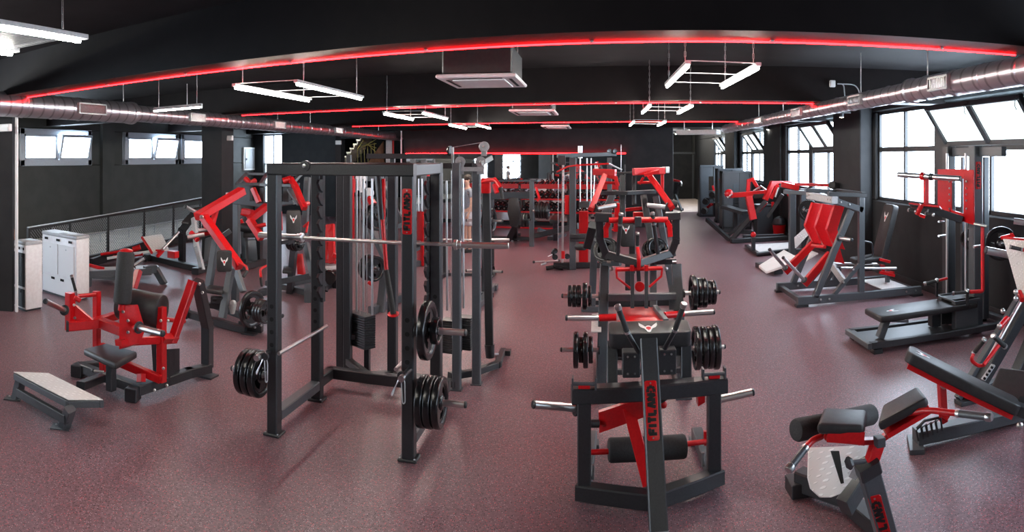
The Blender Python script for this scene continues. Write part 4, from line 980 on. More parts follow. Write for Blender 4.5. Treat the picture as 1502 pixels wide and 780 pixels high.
for pts in (((911,314,6.4),(906,374,6.5)),((957,313,6.5),(965,372,6.6))):
    mb = MB('grip'); grip(mb, pts[0], at(*pts[0]).lerp(at(*pts[1]),.25), .022); h = None
    mb.cyl(at(*pts[0]).lerp(at(*pts[1]),.25), pts[1], .020, m='black_metal'); th.part('lever_rod', mb)
mb = MB('grip'); grip(mb, (935,342,6.35),(935,361,6.4), .018); mb.tube([(935,362,6.4),(937,378,6.35),(937,394,6.4)], .02, m=R, fillet=.05); th.part('release_lever', mb)
mb = MB(R); mb.tube([(903,395,6.45),(971,393,6.55)], .022); mb.tube([(904,395,6.45),(905,407,6.45),(925,423,6.5)], .012); mb.tube([(971,393,6.55),(970,405,6.55),(952,421,6.5)], .012); mb.beam((927,389,6.42),(927,397,6.42), .04); mb.beam((948,389,6.42),(948,397,6.42), .04); th.part('red_yoke', mb)
mb = MB('black_metal'); mb.beam((927.5,393,6.45),(927.5,452,6.35), .035, .03, up=V((0,1,0))); mb.beam((948,393,6.45),(948,452,6.35), .035, .03, up=V((0,1,0))); mb.beam((936,396,6.6),(937,412,6.6), .04); th.part('twin_struts', mb)
mb = MB(R); c = at(938,420,6.5); mb.lathe(c, (0,-1,.1), [(.045,0),(.050,.006),(.050,.03),(.045,.036),(.001,.037)], 28); th.part('red_knob', mb)
mb = MB(R); mb.slab([(913,450,6.7),(964,450,6.7),(972,470,6.2),(908,470,6.2)], V((0,0,-.05)), .01, 2); mb.beam((905,473,6.1),(972,472,6.1), .05,.03); th.part('red_carriage', mb)
mb = MB('grey_metal'); mb.beam((961,452,6.6),(977,473,6.1), .05, .07); th.part('carriage_rail', mb)
mb = MB(R); mb.cyl((904,465,6.3),(879,466,6.3), .035); mb.cyl((975,462,6.3),(1002,460,6.4), .032); th.part('peg_root', mb)
for a, b_ in (((879,466,6.3),(832,466,6.25)),((1002,460,6.4),(1046,457,6.45))):
    mb = MB('chrome'); peg(mb, a, b_, .028, collar=False); th.part('carriage_peg', mb)
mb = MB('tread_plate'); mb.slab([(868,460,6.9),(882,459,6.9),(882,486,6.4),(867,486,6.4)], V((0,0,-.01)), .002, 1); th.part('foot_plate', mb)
mb = MB('black_metal'); mb.beam((880,530,6.5),(897,530,6.5), .05); mb.beam(V((LP.x,LP.y,.06)), V((LP.x,LP.y+1.3,.06)), .09, .1); mb.beam(V((RP.x,RP.y,.06)), V((RP.x,RP.y+1.3,.06)), .09, .1); mb.beam(V((LP.x,LP.y+1.3,.06)), V((RP.x,RP.y+1.3,.06)), .09, .1)
mb.beam((896,545,6.0),(1003,542,6.1),.05); th.part('base_frame', mb)
PG = [((880,434,6.45),(826,434,6.45),'upper left peg of squat lever machine',[(.30,.115,.03),(.255,.12,.035),(.21,.12,.035),(.15,.145,.04),(.10,.11,.03)]),
      ((1002,430,6.6),(1053,427,6.7),'upper right peg of squat lever machine',[(.31,.135,.035),(.265,.135,.035),(.215,.165,.04),(.165,.165,.04),(.105,.20,.045)]),
      ((880,513,6.35),(824,512,6.3),'lower left peg of squat lever machine',[(.235,.19,.04),(.185,.135,.035),(.14,.19,.04),(.09,.14,.035)]),
      ((1004,511,6.4),(1061,507,6.5),'lower right peg of squat lever machine',[(.31,.235,.045),(.25,.225,.045),(.19,.225,.045),(.12,.23,.045)])]
for a, b_, w_, sp in PG:
    a, b_ = at(*a), at(*b_); b_.y = a.y; b_.z = a.z
    mb = MB('chrome'); peg(mb, a, b_, .022); th.part('storage_peg', mb); plates(a, b_-a, sp, w_)

# ------------------------------------------------------------------ ISO LATERAL PRESS with red arms
th = Thing('lever_press_machine', 'red armed seated press machine standing behind the squat lever machine', 'exercise machine', G(925,440))
mb = MB('grey_metal'); mb.path([G(868,456), (872,350,10.1), (898,286,10.4)], .11, up=V((0,1,0))); mb.box(G(867,456)+V((0,0,.04)), (.3,.14,.08)); th.part('left_leg', mb)
mb = MB('grey_metal'); mb.path([G(990,452), (970,330,10.3), (962,288,10.4)], .10, up=V((0,1,0))); th.part('right_leg', mb)
mb = MB('black_metal'); mb.path([G(958,470), (958,375,9.8), (944,287,10.3)], .10, up=V((0,1,0))); mb.beam((913,318,9.9),(913,258,10.2), .085, up=V((0,1,0))); mb.beam((930,300,10.0),(930,258,10.2), .06, up=V((0,1,0))); mb.beam((927,330,10.),(927,400,10.), .09, up=V((0,1,0))); th.part('centre_posts', mb)
mb = MB('black_metal'); mb.beam((882,283,10.1),(920,283,10.0), .08, .06); mb.beam((919,283,10.0),(961,281,10.2), .08, .06); mb.beam((898,254,10.2),(929,253,10.2), .05,.03); th.part('cross_beams', mb)
mb = MB(R); mb.beam((871,252,10.2),(903,253,10.1), .12, .10); mb.path([(889,257,10.1),(903,261,10.1),(906,273,10.1)], .06); mb.cyl((884,268,10.2),(905,268,10.2), .022); th.part('left_top_arm', mb)
mb = MB(R); mb.beam((887,257,10.1),(867,307,9.6), .085, .08, up=V((0,1,0))); th.part('left_swing_arm', mb)
mb = MB('chrome'); peg(mb, (874,306,9.6),(903,301,9.7), .035); th.part('left_loading_peg', mb)
mb = MB(R); mb.beam((929,252,10.1),(974,250,10.3), .10, .11); mb.beam((945,257,10.0),(967,251,10.0), .06, .05); mb.beam((971.5,254,10.3),(971.5,288,10.3), .05, up=V((0,1,0))); mb.cyl((935,268,10.2),(957,267,10.2), .022); mb.beam((944,260,10.2),(938,270,10.2), .04); th.part('right_top_arm', mb)
mb = MB('light_metal'); mb.beam((974,249,10.3),(979,249,10.35), .1, .1); th.part('end_plate', mb)
mb = MB(R); mb.beam((953,258,10.1),(986,305,9.6), .09, .08, up=V((0,1,0))); th.part('right_swing_arm', mb)
mb = MB('chrome'); peg(mb, (979,304,9.6),(950,301,9.7), .035); th.part('right_loading_peg', mb)
mb = MB('foam'); mb.roller((979,297,10.1),(994,299,10.1), .055); th.part('roller_pad', mb)
c = at(920,345,9.4); mb = MB('vinyl'); mb.pad(c, (1,0,0), (0,.1,1), (0,-1,.1), .20, .33, .07, .02); bp = th.part('backrest', mb); emblem(th, c+V((-.02,-.045,.09)), (1,0,0), (0,.1,1), .14, bp)
mb = MB('vinyl'); mb.box(at(921,378,9.2), (.34,.3,.07), bev=.02); mb.beam((921,381,9.2),(921,425,9.2), .08, up=V((0,1,0)), m='black_metal'); th.part('seat', mb)
mb = MB(R); mb.slab([(902,298,10.6),(913,298,10.6),(914,340,10.6),(900,340,10.6)], V((0,.08,0)), .01); mb.beam((914,308,10.3),(945,305,10.3), .06,.05); mb.box(at(938,318,10.4),(.2,.2,.15)); th.part('red_rear_frame', mb)
mb = MB('black_metal'); mb.beam(G(870,449)+V((0,0,.05)), G(985,447)+V((0,0,.05)), .1, .1); mb.beam(G(958,470)+V((0,0,.05)), G(960,440)+V((0,0,.05)), .1); th.part('base_beam', mb)
for px, py, nm, s_ in ((893,371,'left',-1),(957,371,'right',1)):
    c = at(px,py,9.4); ax = V((s_*.35,-.75,.40)); mb = MB('chrome'); peg(mb, c, c+ax.normalized()*.3, .025); th.part('loading_peg', mb)
    plates(c, ax, [(.16,.19,.04),(.10,.21,.04),(.05,.21,.04)], f'{nm} peg of red press machine')
# ------------------------------------------------------------------ LEG PRESS with red plates by the windows
yn, yw = 9.86, 11.05
def LX(px, y): return math.tan((px-CX)/F)*y
def PX(px, py, y):            # point on the vertical plane y = const seen at px, py
    x = LX(px, y); return V((x, y, zat(py, math.hypot(x, y))))
th = Thing('leg_press_machine', 'horizontal leg press with three bent red plates standing by the window wall', 'exercise machine', (4.3,10.45,0))
for y, k in ((yn,'n'),(yw,'f')):
    mb = MB('grey_metal'); mb.beam(V((3.17,y,.10)), V((5.40,y,.10)), .09, .13); base = th.part('base_beam', mb)
    mb = MB('black_metal'); mb.box((3.24,y,.02),(.2,.13,.04)); mb.box((5.32,y,.02),(.2,.13,.04)); th.part('foot_pads', mb, base)
    mb = MB('grey_metal'); mb.beam(V((4.28,y,.16)), V((4.28,y,1.73)), .10, .09, up=V((0,1,0))); th.part('post', mb)
    mb = MB('grey_metal'); mb.beam(V((3.47,y,.14)), V((4.10,y,1.52)), .10, .09); th.part('slanted_leg', mb)
    mb = MB('grey_metal'); mb.beam(V((3.80,y,.16)), V((4.24,y,.62)), .08, .07); th.part('brace', mb)
    mb = MB('grey_metal'); mb.beam(V((3.80,y,1.69)), V((4.30,y,1.52)), .09, .10); th.part('upper_arm', mb)
    mb = MB('black_metal'); mb.beam(V((3.70,y,1.80)), V((4.36,y,1.76)), .10, .07); th.part('top_beam', mb)
    bolts(th, [V((x,y-.048,z)) for x, z in ((3.55,.1),(3.7,.1),(3.95,.35),(4.12,.55),(5.1,.1),(5.28,.1),(3.9,1.66),(4.05,1.62))], (0,-1,0), .018)
mb = MB('light_metal'); mb.beam(V((3.79,yn-.06,1.70)), V((3.79,yw+.06,1.70)), .10, .12); th.part('front_cross_beam', mb)
bolts(th, [V((3.735,yn,1.70)), V((3.735,yn+.12,1.70)), V((3.735,yw,1.70)), V((3.735,yw-.12,1.72))], (-1,0,0), .016)
mb = MB('black_metal'); mb.beam(V((4.33,yn,1.78)), V((4.33,yw,1.78)), .09, .07); mb.beam(V((3.25,yn,.08)), V((3.25,yw,.08)), .08); mb.beam(V((5.3,yn,.08)), V((5.3,yw,.08)), .08); th.part('rear_cross_beam', mb)
mb = MB('light_metal'); mb.beam(V((3.98,yn,.34)), V((3.98,yn+.55,.52)), .05, .14); th.part('step_bar', mb)
mb = MB('tread_plate'); mb.box((4.95,10.4,.15),(.5,.9,.01)); th.part('base_plate', mb)
for i, y in enumerate((10.82, 10.48, 10.10)):
    pts = [PX(1192,297,10.82), PX(1181,331,10.82), PX(1193,356,10.82), PX(1207,359,10.82), PX(1195,331,10.82), PX(1206,299,10.82)]
    dy = y-10.82; q = [V((p.x+.07*i, y, p.z-.0)) for p in pts]
    mb = MB(R); mb.slab(q, V((0,.10,0)), .006, 1); th.part('bent_plate', mb)
for y, a, b_ in ((10.90,(1195,355),(1151,399)),(10.05,(1218,372),(1179,417))):
    mb = MB(R); mb.beam(PX(*a,y), PX(*b_,y), .10, .12); th.part('lever_arm', mb)
for a, b_ in (((1152,393,11.3),(1129,366,10.9)),((1180,411,10.5),(1149,378,10.2))):
    mb = MB('chrome'); peg(mb, a, b_, .028); th.part('push_handle', mb)
mb = MB(R); mb.prism([PX(1228,352,10.0), PX(1239,387,10.0), PX(1226,384,10.0)], V((0,.15,0))); mb.tube([(1191,360,11.0),(1210,362,10.7)], .03); th.part('red_link', mb)
mb = MB('chrome'); peg(mb, (1231,349,10.3),(1249,352,10.05), .030); th.part('loading_peg', mb)
mb = MB('tread_plate'); mb.slab([(1165,348,12.2),(1183,332,12.2),(1184,345,12.2),(1166,364,12.2)], V((.02,.0,0)), 0); mb.slab([(1154,382,12.0),(1186,366,12.0),(1200,371,11.8),(1176,386,11.8)], V((0,0,-.02)), 0); th.part('foot_plate', mb)
y_ = 10.45; mb = MB('vinyl')
p0, p1 = PX(1288,386,y_), PX(1308,300,y_); ax = (p1-p0).normalized(); n_ = V((-ax.z,0,ax.x)); mb.pad((p0+p1)/2, (0,1,0), ax, n_, .40, (p1-p0).length, .12, .04); bp = th.part('backrest', mb)
emblem(th, p0.lerp(p1,.78)+n_*.064, (0,-1,0), ax, .20, bp)
mb = MB('vinyl'); mb.pad(PX(1272,380,y_)+V((0,0,-.0)), (1,0,.08), (0,1,0), (-.08,0,1), .55, .40, .09, .03); th.part('seat', mb)
mb = MB(R); mb.path([PX(1290,382,10.35), PX(1296,399,10.35), PX(1309,401,10.35)], .05); mb.path([PX(1292,380,10.6), PX(1298,398,10.6), PX(1311,400,10.6)], .05); mb.beam(PX(1290,399,10.2), PX(1312,404,10.2), .05); mb.beam(PX(1290,380,10.2), PX(1305,384,10.2), .05); th.part('seat_bracket', mb)
mb = MB('chrome')
for y in (10.2,10.7): mb.cyl(V((4.05,y,.52)), V((5.1,y,.44)), .022)
th.part('seat_rails', mb)
mb = MB('grey_metal'); mb.beam(V((4.02,10.2,.50)), V((4.02,10.7,.50)), .08); mb.beam(V((4.04,10.45,.48)), V((3.85,10.45,.2)), .07); mb.beam(V((5.05,10.45,.42)), V((5.05,10.45,.14)), .07, up=V((0,1,0))); th.part('seat_support', mb)
mb = MB('black_metal'); mb.tube([PX(1268,354,10.2), PX(1279,356,10.2), PX(1281,374,10.2), PX(1269,378,10.2)], .018, fillet=.05); th.part('side_handle', mb)
# plate behind the leg press
c = PX(1186,309,12.0); mb = MB('chrome'); peg(mb, c+V((0,.3,0)), c+V((-.05,-.1,0)), .025); pgp = th.part('rear_peg', mb); plates(c, (-.4,-.9,0), [(-.02,.23,.045)], 'rear peg of horizontal leg press')

# ------------------------------------------------------------------ SQUAT CARRIAGE TOWER WITH BENCH
th = Thing('smith_bench_machine', 'low flat bench machine with tall black tower and red sliding carriage', 'exercise machine', (4.3,7.5,0))
x0, x1, y0, y1 = 3.25, 5.40, 7.20, 7.86
for y, nm in ((y0,'a'),(y1,'b')):
    mb = MB('black_metal'); mb.beam(V((x0,y,.10)), V((x1,y,.10)), .09, .08); b_ = th.part('base_beam', mb)
    mb = MB('rubber'); mb.box((x0+.08,y,.03),(.12,.12,.06)); mb.box((x1-.08,y,.03),(.12,.12,.06)); th.part('foot_pads', mb, b_)
mb = MB('grey_metal'); mb.beam(V((x0,y0-.04,.10)), V((x0,y1+.04,.10)), .10, .07); mb.beam(V((x1,y0,.10)), V((x1,y1+.0,.10)), .10, .07); mb.box(((x0+4.6)/2,(y0+y1)/2,.11),(1.3,.5,.01)); th.part('base_plate', mb)
mb = MB('vinyl'); mb.slab([V((3.36,7.64,.45)), V((3.36,7.13,.45)), V((4.84,7.22,.45)), V((4.84,7.74,.45))], V((0,0,-.08)), .025, 3); bp = th.part('bench_pad', mb)
emblem(th, V((3.62,7.37,.4515)), (0,-1,0), (1,0,0), .16, bp)
mb = MB('grey_metal'); mb.beam(V((3.46,7.38,.13)), V((3.56,7.38,.37)), .09, .10); mb.prism([V((3.50,7.15,.37)),V((3.75,7.15,.37)),V((3.75,7.15,.33))], V((0,.02,0))); th.part('bench_leg', mb)
mb = MB('black_metal'); mb.box((4.35,7.55,.25),(.14,.12,.24)); mb.beam(V((3.5,7.4,.355)), V((4.8,7.5,.355)), .08,.04); th.part('bench_support', mb)
for x, y, nm in ((4.91,7.39,'near'),(4.91,8.10,'far')):
    mb = MB('grey_metal' if nm == 'near' else 'black_metal'); mb.beam(V((x,y,.06)), V((x,y,2.55)), .15, .15, up=V((0,1,0))); th.part('tower_post', mb)
mb = MB('grey_metal'); mb.beam(V((4.96,8.1,2.47)), V((4.96,6.80,2.47)), .08, .13); th.part('tower_top_beam', mb)
mb = MB('grey_metal'); mb.beam(V((5.22,7.62,.1)), V((5.22,7.62,2.4)), .09, .09, up=V((0,1,0))); mb.beam(V((5.22,8.2,.1)), V((5.22,8.2,2.4)), .06, .06, up=V((0,1,0))); mb.beam(V((4.91,8.1,.06)),V((4.91,7.3,.06)),.1); th.part('rear_post', mb)
mb = MB('chrome'); mb.cyl(V((4.82,8.0,.3)), V((4.82,8.0,2.45)), .020); mb.cyl(V((4.82,7.5,.3)), V((4.82,7.5,2.45)), .020); th.part('guide_rods', mb)
sg = V((4.83,7.33,0)); sign(th, V((4.90,7.31,2.4-47*8.85/950*0-(277-230)*8.85/950)), V((4.90,7.31,2.4-(237-230)*8.85/950)), (-.25,-1,0), .075)
# carriage: plate frame in the plane x = 4.74
def CX_(px, py, x=4.76):
    y = x/math.tan((px-CX)/F); return V((x, y, zat(py, math.hypot(x, y))))
mb = MB(R)
for q in ([(1377,248),(1397,248),(1397,318),(1377,312)], [(1415,249),(1429,249),(1430,330),(1415,325)], [(1397,248),(1415,248),(1415,262),(1397,262)], [(1397,308),(1415,313),(1415,325),(1397,319)]):
    mb.slab([CX_(*p) for p in q], V((-.02,0,0)), .003, 1)
mb.prism([CX_(1377,312), CX_(1397,318), CX_(1397,308), CX_(1377,308)], V((-.05,0,0))); ca = th.part('carriage_plate', mb)
bolts(th, [CX_(x,y,4.735) for x in (1393,1418) for y in (266,276,285,294,306)], (-1,0,0), .016, parent=ca)
mb = MB('black_metal'); mb.beam(CX_(1398,268,4.78), CX_(1398,306,4.78), .05, .04, up=V((0,1,0))); mb.beam((1362,306,8.7), (1410,322,8.8), .12, .10); mb.beam((1335,300,8.6),(1379,306,8.6), .3, .03); th.part('carriage_arm', mb)
mb = MB(R); mb.slab([(1333,297,8.5),(1378,301,8.4),(1382,305,8.7),(1336,301,8.8)], V((0,0,-.03)), .005, 1); mb.beam((1358.5,258,8.75),(1358.5,299,8.75), .06, up=V((0,1,0))); mb.path([(1352,300,8.4),(1345,315,8.4)], .05); mb.path([(1349,315,8.38),(1357,318,8.38)], .1,.04); th.part('shoulder_arm', mb)
mb = MB('chrome'); a, b_ = at(1317,256,8.9), at(1408,262,8.55); mb.cyl(a, b_, .038); d = (b_-a).normalized(); mb.lathe(a.lerp(b_,.38), d, [(.038,0),(.055,.005),(.055,.05),(.038,.055)], 24, R); mb.lathe(a.lerp(b_,.52), d, [(.038,0),(.05,.005),(.05,.05),(.038,.055)], 24, 'black_metal'); mb.lathe(b_, d, [(.038,0),(.038,.01),(.02,.02),(.001,.02)], 20, 'black_metal'); th.part('loading_bar', mb)
for a, b_ in (((1333,308,8.45),(1343,310,8.4)),((1358,313,8.3),(1369,315,8.25))):
    mb = MB('grip'); grip(mb, a, b_, .02); th.part('hand_grip', mb)
mb = MB(R); mb.tube([(1441,332,8.3),(1441.5,427,8.25),(1422,428,8.2)], .025, fillet=.03); lv = th.part('release_rod', mb)
mb = MB('grip'); mb.cyl((1421,428,8.2),(1400,430,8.15), .022); mb.cyl((1400,430,8.15),(1397,430.3,8.15), .026, m='steel'); mb.sphere(at(1419,427,8.2), .03, 'steel'); th.part('grip', mb, lv)
mb = MB('black_metal'); mb.beam((1419,430,8.25),(1419,447,8.3), .03); mb.beam((1374,414,8.8),(1374,434,8.9), .03); th.part('handle_post', mb)
mb = MB(R); mb.tube([(1374,412,8.8),(1389,408,8.9)], .02); mb.cyl((1374,412,8.8),(1357,416,8.7), .022, m='grip'); mb.cyl((1359,415.5,8.7),(1355,416.5,8.7), .028, m='steel'); mb.sphere(at(1374,411,8.8), .03, 'steel'); th.part('far_handle', mb)
mb = MB('grey_metal'); 
mb.box((4.68,7.30,.30),(.36,.10,.40)); mb.box((4.68,7.66,.30),(.36,.10,.40)); mb.box((4.68,7.48,.49),(.4,.5,.02)); th.part('housing', mb)
mb = MB('steel'); mb.tube([(1377,325,8.6),(1384,325,8.9)], .016); mb.tube([(1377,346,8.6),(1386,345,8.9)], .016); mb.tube([(1429,328,8.3),(1448,332,8.2)], .018); mb.tube([(1428,362,8.3),(1441,360,8.4)], .018); th.part('pins', mb)
c = at(1468,357,8.9); mb = MB('chrome'); peg(mb, c+V((.05,.3,0)), c+V((-.06,-.12,0)), .025); th.part('plate_peg', mb); plates(c, (-.35,-.93,0), [(0,.255,.05)], 'outer peg of bench tower')
c = at(1424,352,8.95); mb = MB('chrome'); peg(mb, c+V((.15,.3,0)), c, .025); th.part('plate_peg', mb); plates(c+V((.05,.1,0)), (-.9,-.4,0), [(0,.16,.05)], 'inner peg of bench tower')

# ------------------------------------------------------------------ INCLINED LEG PRESS at the right edge
th = Thing('incline_leg_press', 'inclined leg press with tread footplate cut by the right edge of view', 'exercise machine', G(1480,570))
f0 = G(1420,590); 
mb = MB('black_metal'); mb.beam(f0+V((0,0,.02)), (1535,393,7.1), .16, .12); mb.box(f0+V((0,0,.02)), (.24,.14,.04)); th.part('near_rail', mb)
mb = MB('grey_metal'); mb.beam(f0+V((-.10,.03,.05)), (1521,393,7.15), .07, .06); th.part('rail_cover', mb)
f1 = G(1478,562); mb = MB('black_metal'); mb.beam(f1+V((.1,0,.04)), (1560,385,7.8), .12, .12); mb.beam(f0+V((0,0,.06)), f1+V((.1,0,.06)), .1,.1); mb.beam(f0+V((0,0,.06)), G(1600,560)+V((0,0,.06)), .1,.1); th.part('far_rail', mb)
mb = MB('chrome'); mb.cyl((1448,530,6.35),(1515,410,6.9), .022); th.part('slide_rod', mb)
mb = MB('light_metal'); mb.beam((1442,557,6.2),(1457,535,6.3), .05,.02); mb.m='hole'
for k in range(4): mb.beam(at(1443.5+k*3.6,556-k*5.3,6.18),at(1445+k*3.6,553.5-k*5.3,6.18), .02,.024)
th.part('adjustment_strip', mb)
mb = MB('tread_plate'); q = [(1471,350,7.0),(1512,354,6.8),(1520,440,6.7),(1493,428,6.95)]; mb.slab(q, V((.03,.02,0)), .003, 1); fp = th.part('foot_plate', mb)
mb = MB(R); mb.path([(1468,349,7.05),(1484,345,7.05),(1487,352,7.0)], .04); mb.beam((1471,349,7.02),(1512,352,6.85), .03); mb.beam((1512,354,6.9),(1520,440,6.8), .05); th.part('plate_frame', mb, fp)
mb = MB('chrome'); peg(mb, (1493,376,7.1),(1447,367,7.0), .042, collar=False); th.part('loading_peg', mb); mb = MB('chrome'); mb.cyl((1510,327,7.1),(1487,324,7.1), .035); th.part('loading_peg', mb)
mb = MB('grip'); grip(mb, (1482,362,6.8),(1499,366,6.8), .02); mb.tube([(1499,366,6.8),(1512,368,6.8)], .02, m=R); th.part('top_grip', mb)
mb = MB(R); mb.tube([(1429,517,6.15),(1424,528,6.1),(1435,537,6.2),(1444,535,6.25)], .018, fillet=.05); mb.tube([(1443,535,6.2),(1466,505,6.35)], .02); h1 = th.part('red_handle_frame', mb)
mb = MB('grip'); grip(mb, (1429,517,6.15),(1444,498,6.1), .022); grip(mb, (1474,508,6.2),(1457,492,6.1), .024); th.part('grips', mb, h1)
mb = MB('steel')
for p in ((1490,428,6.7),(1471,456,6.6),(1466,478,6.5),(1490,438,6.7)): mb.sphere(at(*p), .028, 'steel')
mb.m=R; mb.tube([(1495,428,6.8),(1500,440,6.7)], .03); mb.tube([(1478,466,6.6),(1466,480,6.5)], .03); th.part('locking_pins', mb)

# ------------------------------------------------------------------ ADJUSTABLE BENCH
th = Thing('adjustable_bench', 'black adjustable bench with red frame in the right foreground', 'bench', G(1400,640))
b0, b1 = G(1343,655), G(1520,613)
mb = MB('grey_metal'); mb.beam(b0+V((0,0,.085)), b1+V((0,0,.085)), .14, .11); mb.box(b0+V((-.0,0,.02)), (.12,.3,.04), rz=-.4); th.part('base_beam', mb)
mb = MB('black_metal')
for k in range(5):
    a = at(1347+k*7,630-k*3.0,5.3); mb.tube([a+V((0,0,-.09)), a+V((-.02,0,0)), a+V((.03,0,.02)), a+V((.045,0,-.08))], .009, 8)
mb.tube([(1345,628,5.3),(1356,617,5.3),(1378,612,5.4)], .012); th.part('adjustment_rack', mb)
mb = MB(R); mb.beam((1381,562,5.25),(1384,617,5.4), .06, up=V((0,1,0))); mb.tube([(1376,600,5.2),(1391,612,5.2)], .03); mb.sphere(at(1385,564,5.15), .035, 'steel'); th.part('support_strut', mb)
p0, p1 = at(1333,523,5.15), at(1486,598,5.15); ax = (p1-p0).normalized(); tw = toward((p0+p1)/2); n_ = (V((0,0,1))-tw*.10); n_ = (n_-ax*n_.dot(ax)).normalized(); sd = ax.cross(n_).normalized()
mb = MB('vinyl'); mb.pad((p0+p1)/2+n_*.02, ax, sd, n_, (p1-p0).length+.06, .30, .085, .03); bp = th.part('back_pad', mb)
emblem(th, p0.lerp(p1,.10)+n_*.064, -sd, -ax, .14, bp)
mb = MB(R); mb.beam(p0.lerp(p1,.02)-n_*.045, p1-n_*.045, .24, .04, up=n_); th.part('pad_frame', mb)
mb = MB('vinyl'); q = [(1443,590,5.3),(1466,538,5.6),(1530,545,5.5),(1525,606,5.2)]; mb.slab(q, V((.03,.04,-.05)), .02, 3); th.part('seat_pad', mb)
mb = MB('black_metal'); mb.beam((1488,598,5.1),(1530,612,5.1), .09); mb.beam(b1+V((-.1,0,.1)), (1500,590,5.25), .08, up=V((0,1,0))); mb.sphere(at(1496,624,4.95), .03, 'steel'); th.part('pivot_frame', mb)

# ------------------------------------------------------------------ BACK EXTENSION BENCH
th = Thing('hyperextension_bench', 'red framed back extension bench with tread footplate in the right corner', 'bench', G(1270,760))
pb, pt = G(1306,806), at(1274,690,3.80)
mb = MB('grey_metal'); mb.beam(pb, pt, .12, .09, up=V((0,1,0))); th.part('sign_post', mb); beam_sign(th, pb, pt, 797, 716, .053, .078)
mb = MB('black_metal'); ax = (pt-pb).normalized(); mb.beam(pt-ax*.02, pt+ax*.06, .135, .105, up=V((0,1,0))); th.part('post_cap', mb)
mb = MB(R); mb.beam(pt, (1288,648,3.85), .075, .06, up=V((0,1,0))); mb.path([(1210,640,3.75),(1262,647,3.8),(1290,646,3.85),(1360,592,3.9)], .05, .03); th.part('red_neck', mb)
mb = MB('grey_metal'); mb.box((1290,647,3.80), (.055,.06,.055)); th.part('joint', mb)
mb = MB('vinyl'); mb.slab([(1198,638,3.62),(1268,641,3.66),(1272,615,3.98),(1208,612,3.95)], V((.0,.0,.065)), .025, 3); th.part('left_thigh_pad', mb)
mb = MB('vinyl'); mb.slab([(1291,634,3.66),(1364,595,3.76),(1350,577,4.05),(1298,606,4.0)], V((-.02,0,.055)), .022, 3); th.part('right_thigh_pad', mb)
mb = MB(R); mb.beam((1213,637,3.66),(1267,641,3.68), .05,.07); mb.beam((1298,634,3.76),(1360,598,3.84), .12,.03); th.part('pad_plates', mb)
mb = MB('foam'); mb.roller((1166,631,3.80),(1280,607,4.25), .066); th.part('ankle_roller', mb)
for pts, g in (([(1205,640,3.72),(1192,645,3.66),(1181,657,3.6)], (1160,684,3.5)), ([(1330,606,3.76),(1362,601,3.72),(1405,606,3.66)], (1448,611,3.58))):
    mb = MB(R); mb.tube(pts, .018, fillet=.04); h = th.part('handle', mb); mb = MB('grip'); a, b_ = at(*pts[-1]), at(*g); mb.cyl(a, b_, .021, m='grey_metal'); d = (b_-a).normalized()
    mb.lathe(b_, d, [(.021,-.01),(.026,-.005),(.026,.02),(.02,.03),(.002,.03)], 20, 'steel'); mb.lathe(a, d, [(.022,-.01),(.024,0),(.022,.012)], 20, 'steel'); th.part('grip', mb, h)
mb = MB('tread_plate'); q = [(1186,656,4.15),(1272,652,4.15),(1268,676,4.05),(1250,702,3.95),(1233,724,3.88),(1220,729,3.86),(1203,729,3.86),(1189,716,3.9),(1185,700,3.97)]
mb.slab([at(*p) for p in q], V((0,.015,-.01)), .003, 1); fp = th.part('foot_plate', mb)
mb = MB('hole'); mb.prism([at(1218,661,4.07), at(1230,661,4.07), at(1237,708,3.86), at(1233,709,3.86)], V((0,-.012,.004))); th.part('foot_slot', mb, fp)
mb = MB('black_metal'); mb.beam(G(1172,722)+V((0,0,.10)), G(1245,748)+V((0,0,.10)), .12, .14); mb.beam((1238,744,4.0), (1262,706,4.14), .09, .12); mb.beam(G(1246,752)+V((0,0,.07)), G(1302,800)+V((0,0,.07)), .12, .10); mb.box(G(1172,722)+V((0,0,.05)), (.16,.18,.10)); th.part('base_frame', mb)
mb = MB('light_metal'); mb.beam((1250,700,3.85),(1258,684,3.85), .03,.05); th.part('height_strip', mb)
mb = MB('black_metal'); mb.cyl((1246,679,3.6),(1268,676,3.75), .014); mb.lathe(at(1243,680,3.58), (1,.3,0), [(.01,0),(.035,.005),(.035,.02),(.01,.03)], 6); th.part('adjustment_knob', mb)

# ------------------------------------------------------------------ FAR RIGHT ROW
def shroud(px0, px1, pyb, pyt, lab, extra):
    a, b_ = G(px0, pyb), G(px1, pyb); r = RG(pyb); x0, x1, y = a.x, LX(px1, a.y), a.y; z = zat(pyt, r)
    th = Thing('weight_stack_machine', lab, 'exercise machine', ((x0+x1)/2,y,0)); w = x1-x0
    mb = MB('grey_metal'); t_ = .04
    mb.box((x0+w*.19+.02,y,z/2), (w*.38-.04,t_,z-.1), bev=.01); mb.box((x1-w*.22,y,z/2), (w*.44-.04,t_,z-.1), bev=.01); mb.box((x0+w*.46,y,z*.88),(w*.2,t_,z*.2)); mb.box((x0+w*.46,y,z*.18),(w*.2,t_,z*.3)); mb.box(((x0+x1)/2,y,z-.03), (w,.3,.06)); th.part('shroud', mb)
    mb = MB('black_metal'); mb.box((x0+.03,y+.2,z/2),(.06,.5,z)); mb.box((x1-.03,y+.2,z/2),(.06,.5,z)); mb.box(((x0+x1)/2,y+.3,.05),(w,.7,.10)); th.part('frame', mb)
    stack(th, V((x0+w*.46,y+.18,.65)), .25, .16, .8, 12)
    extra(th, x0, y, w); return th
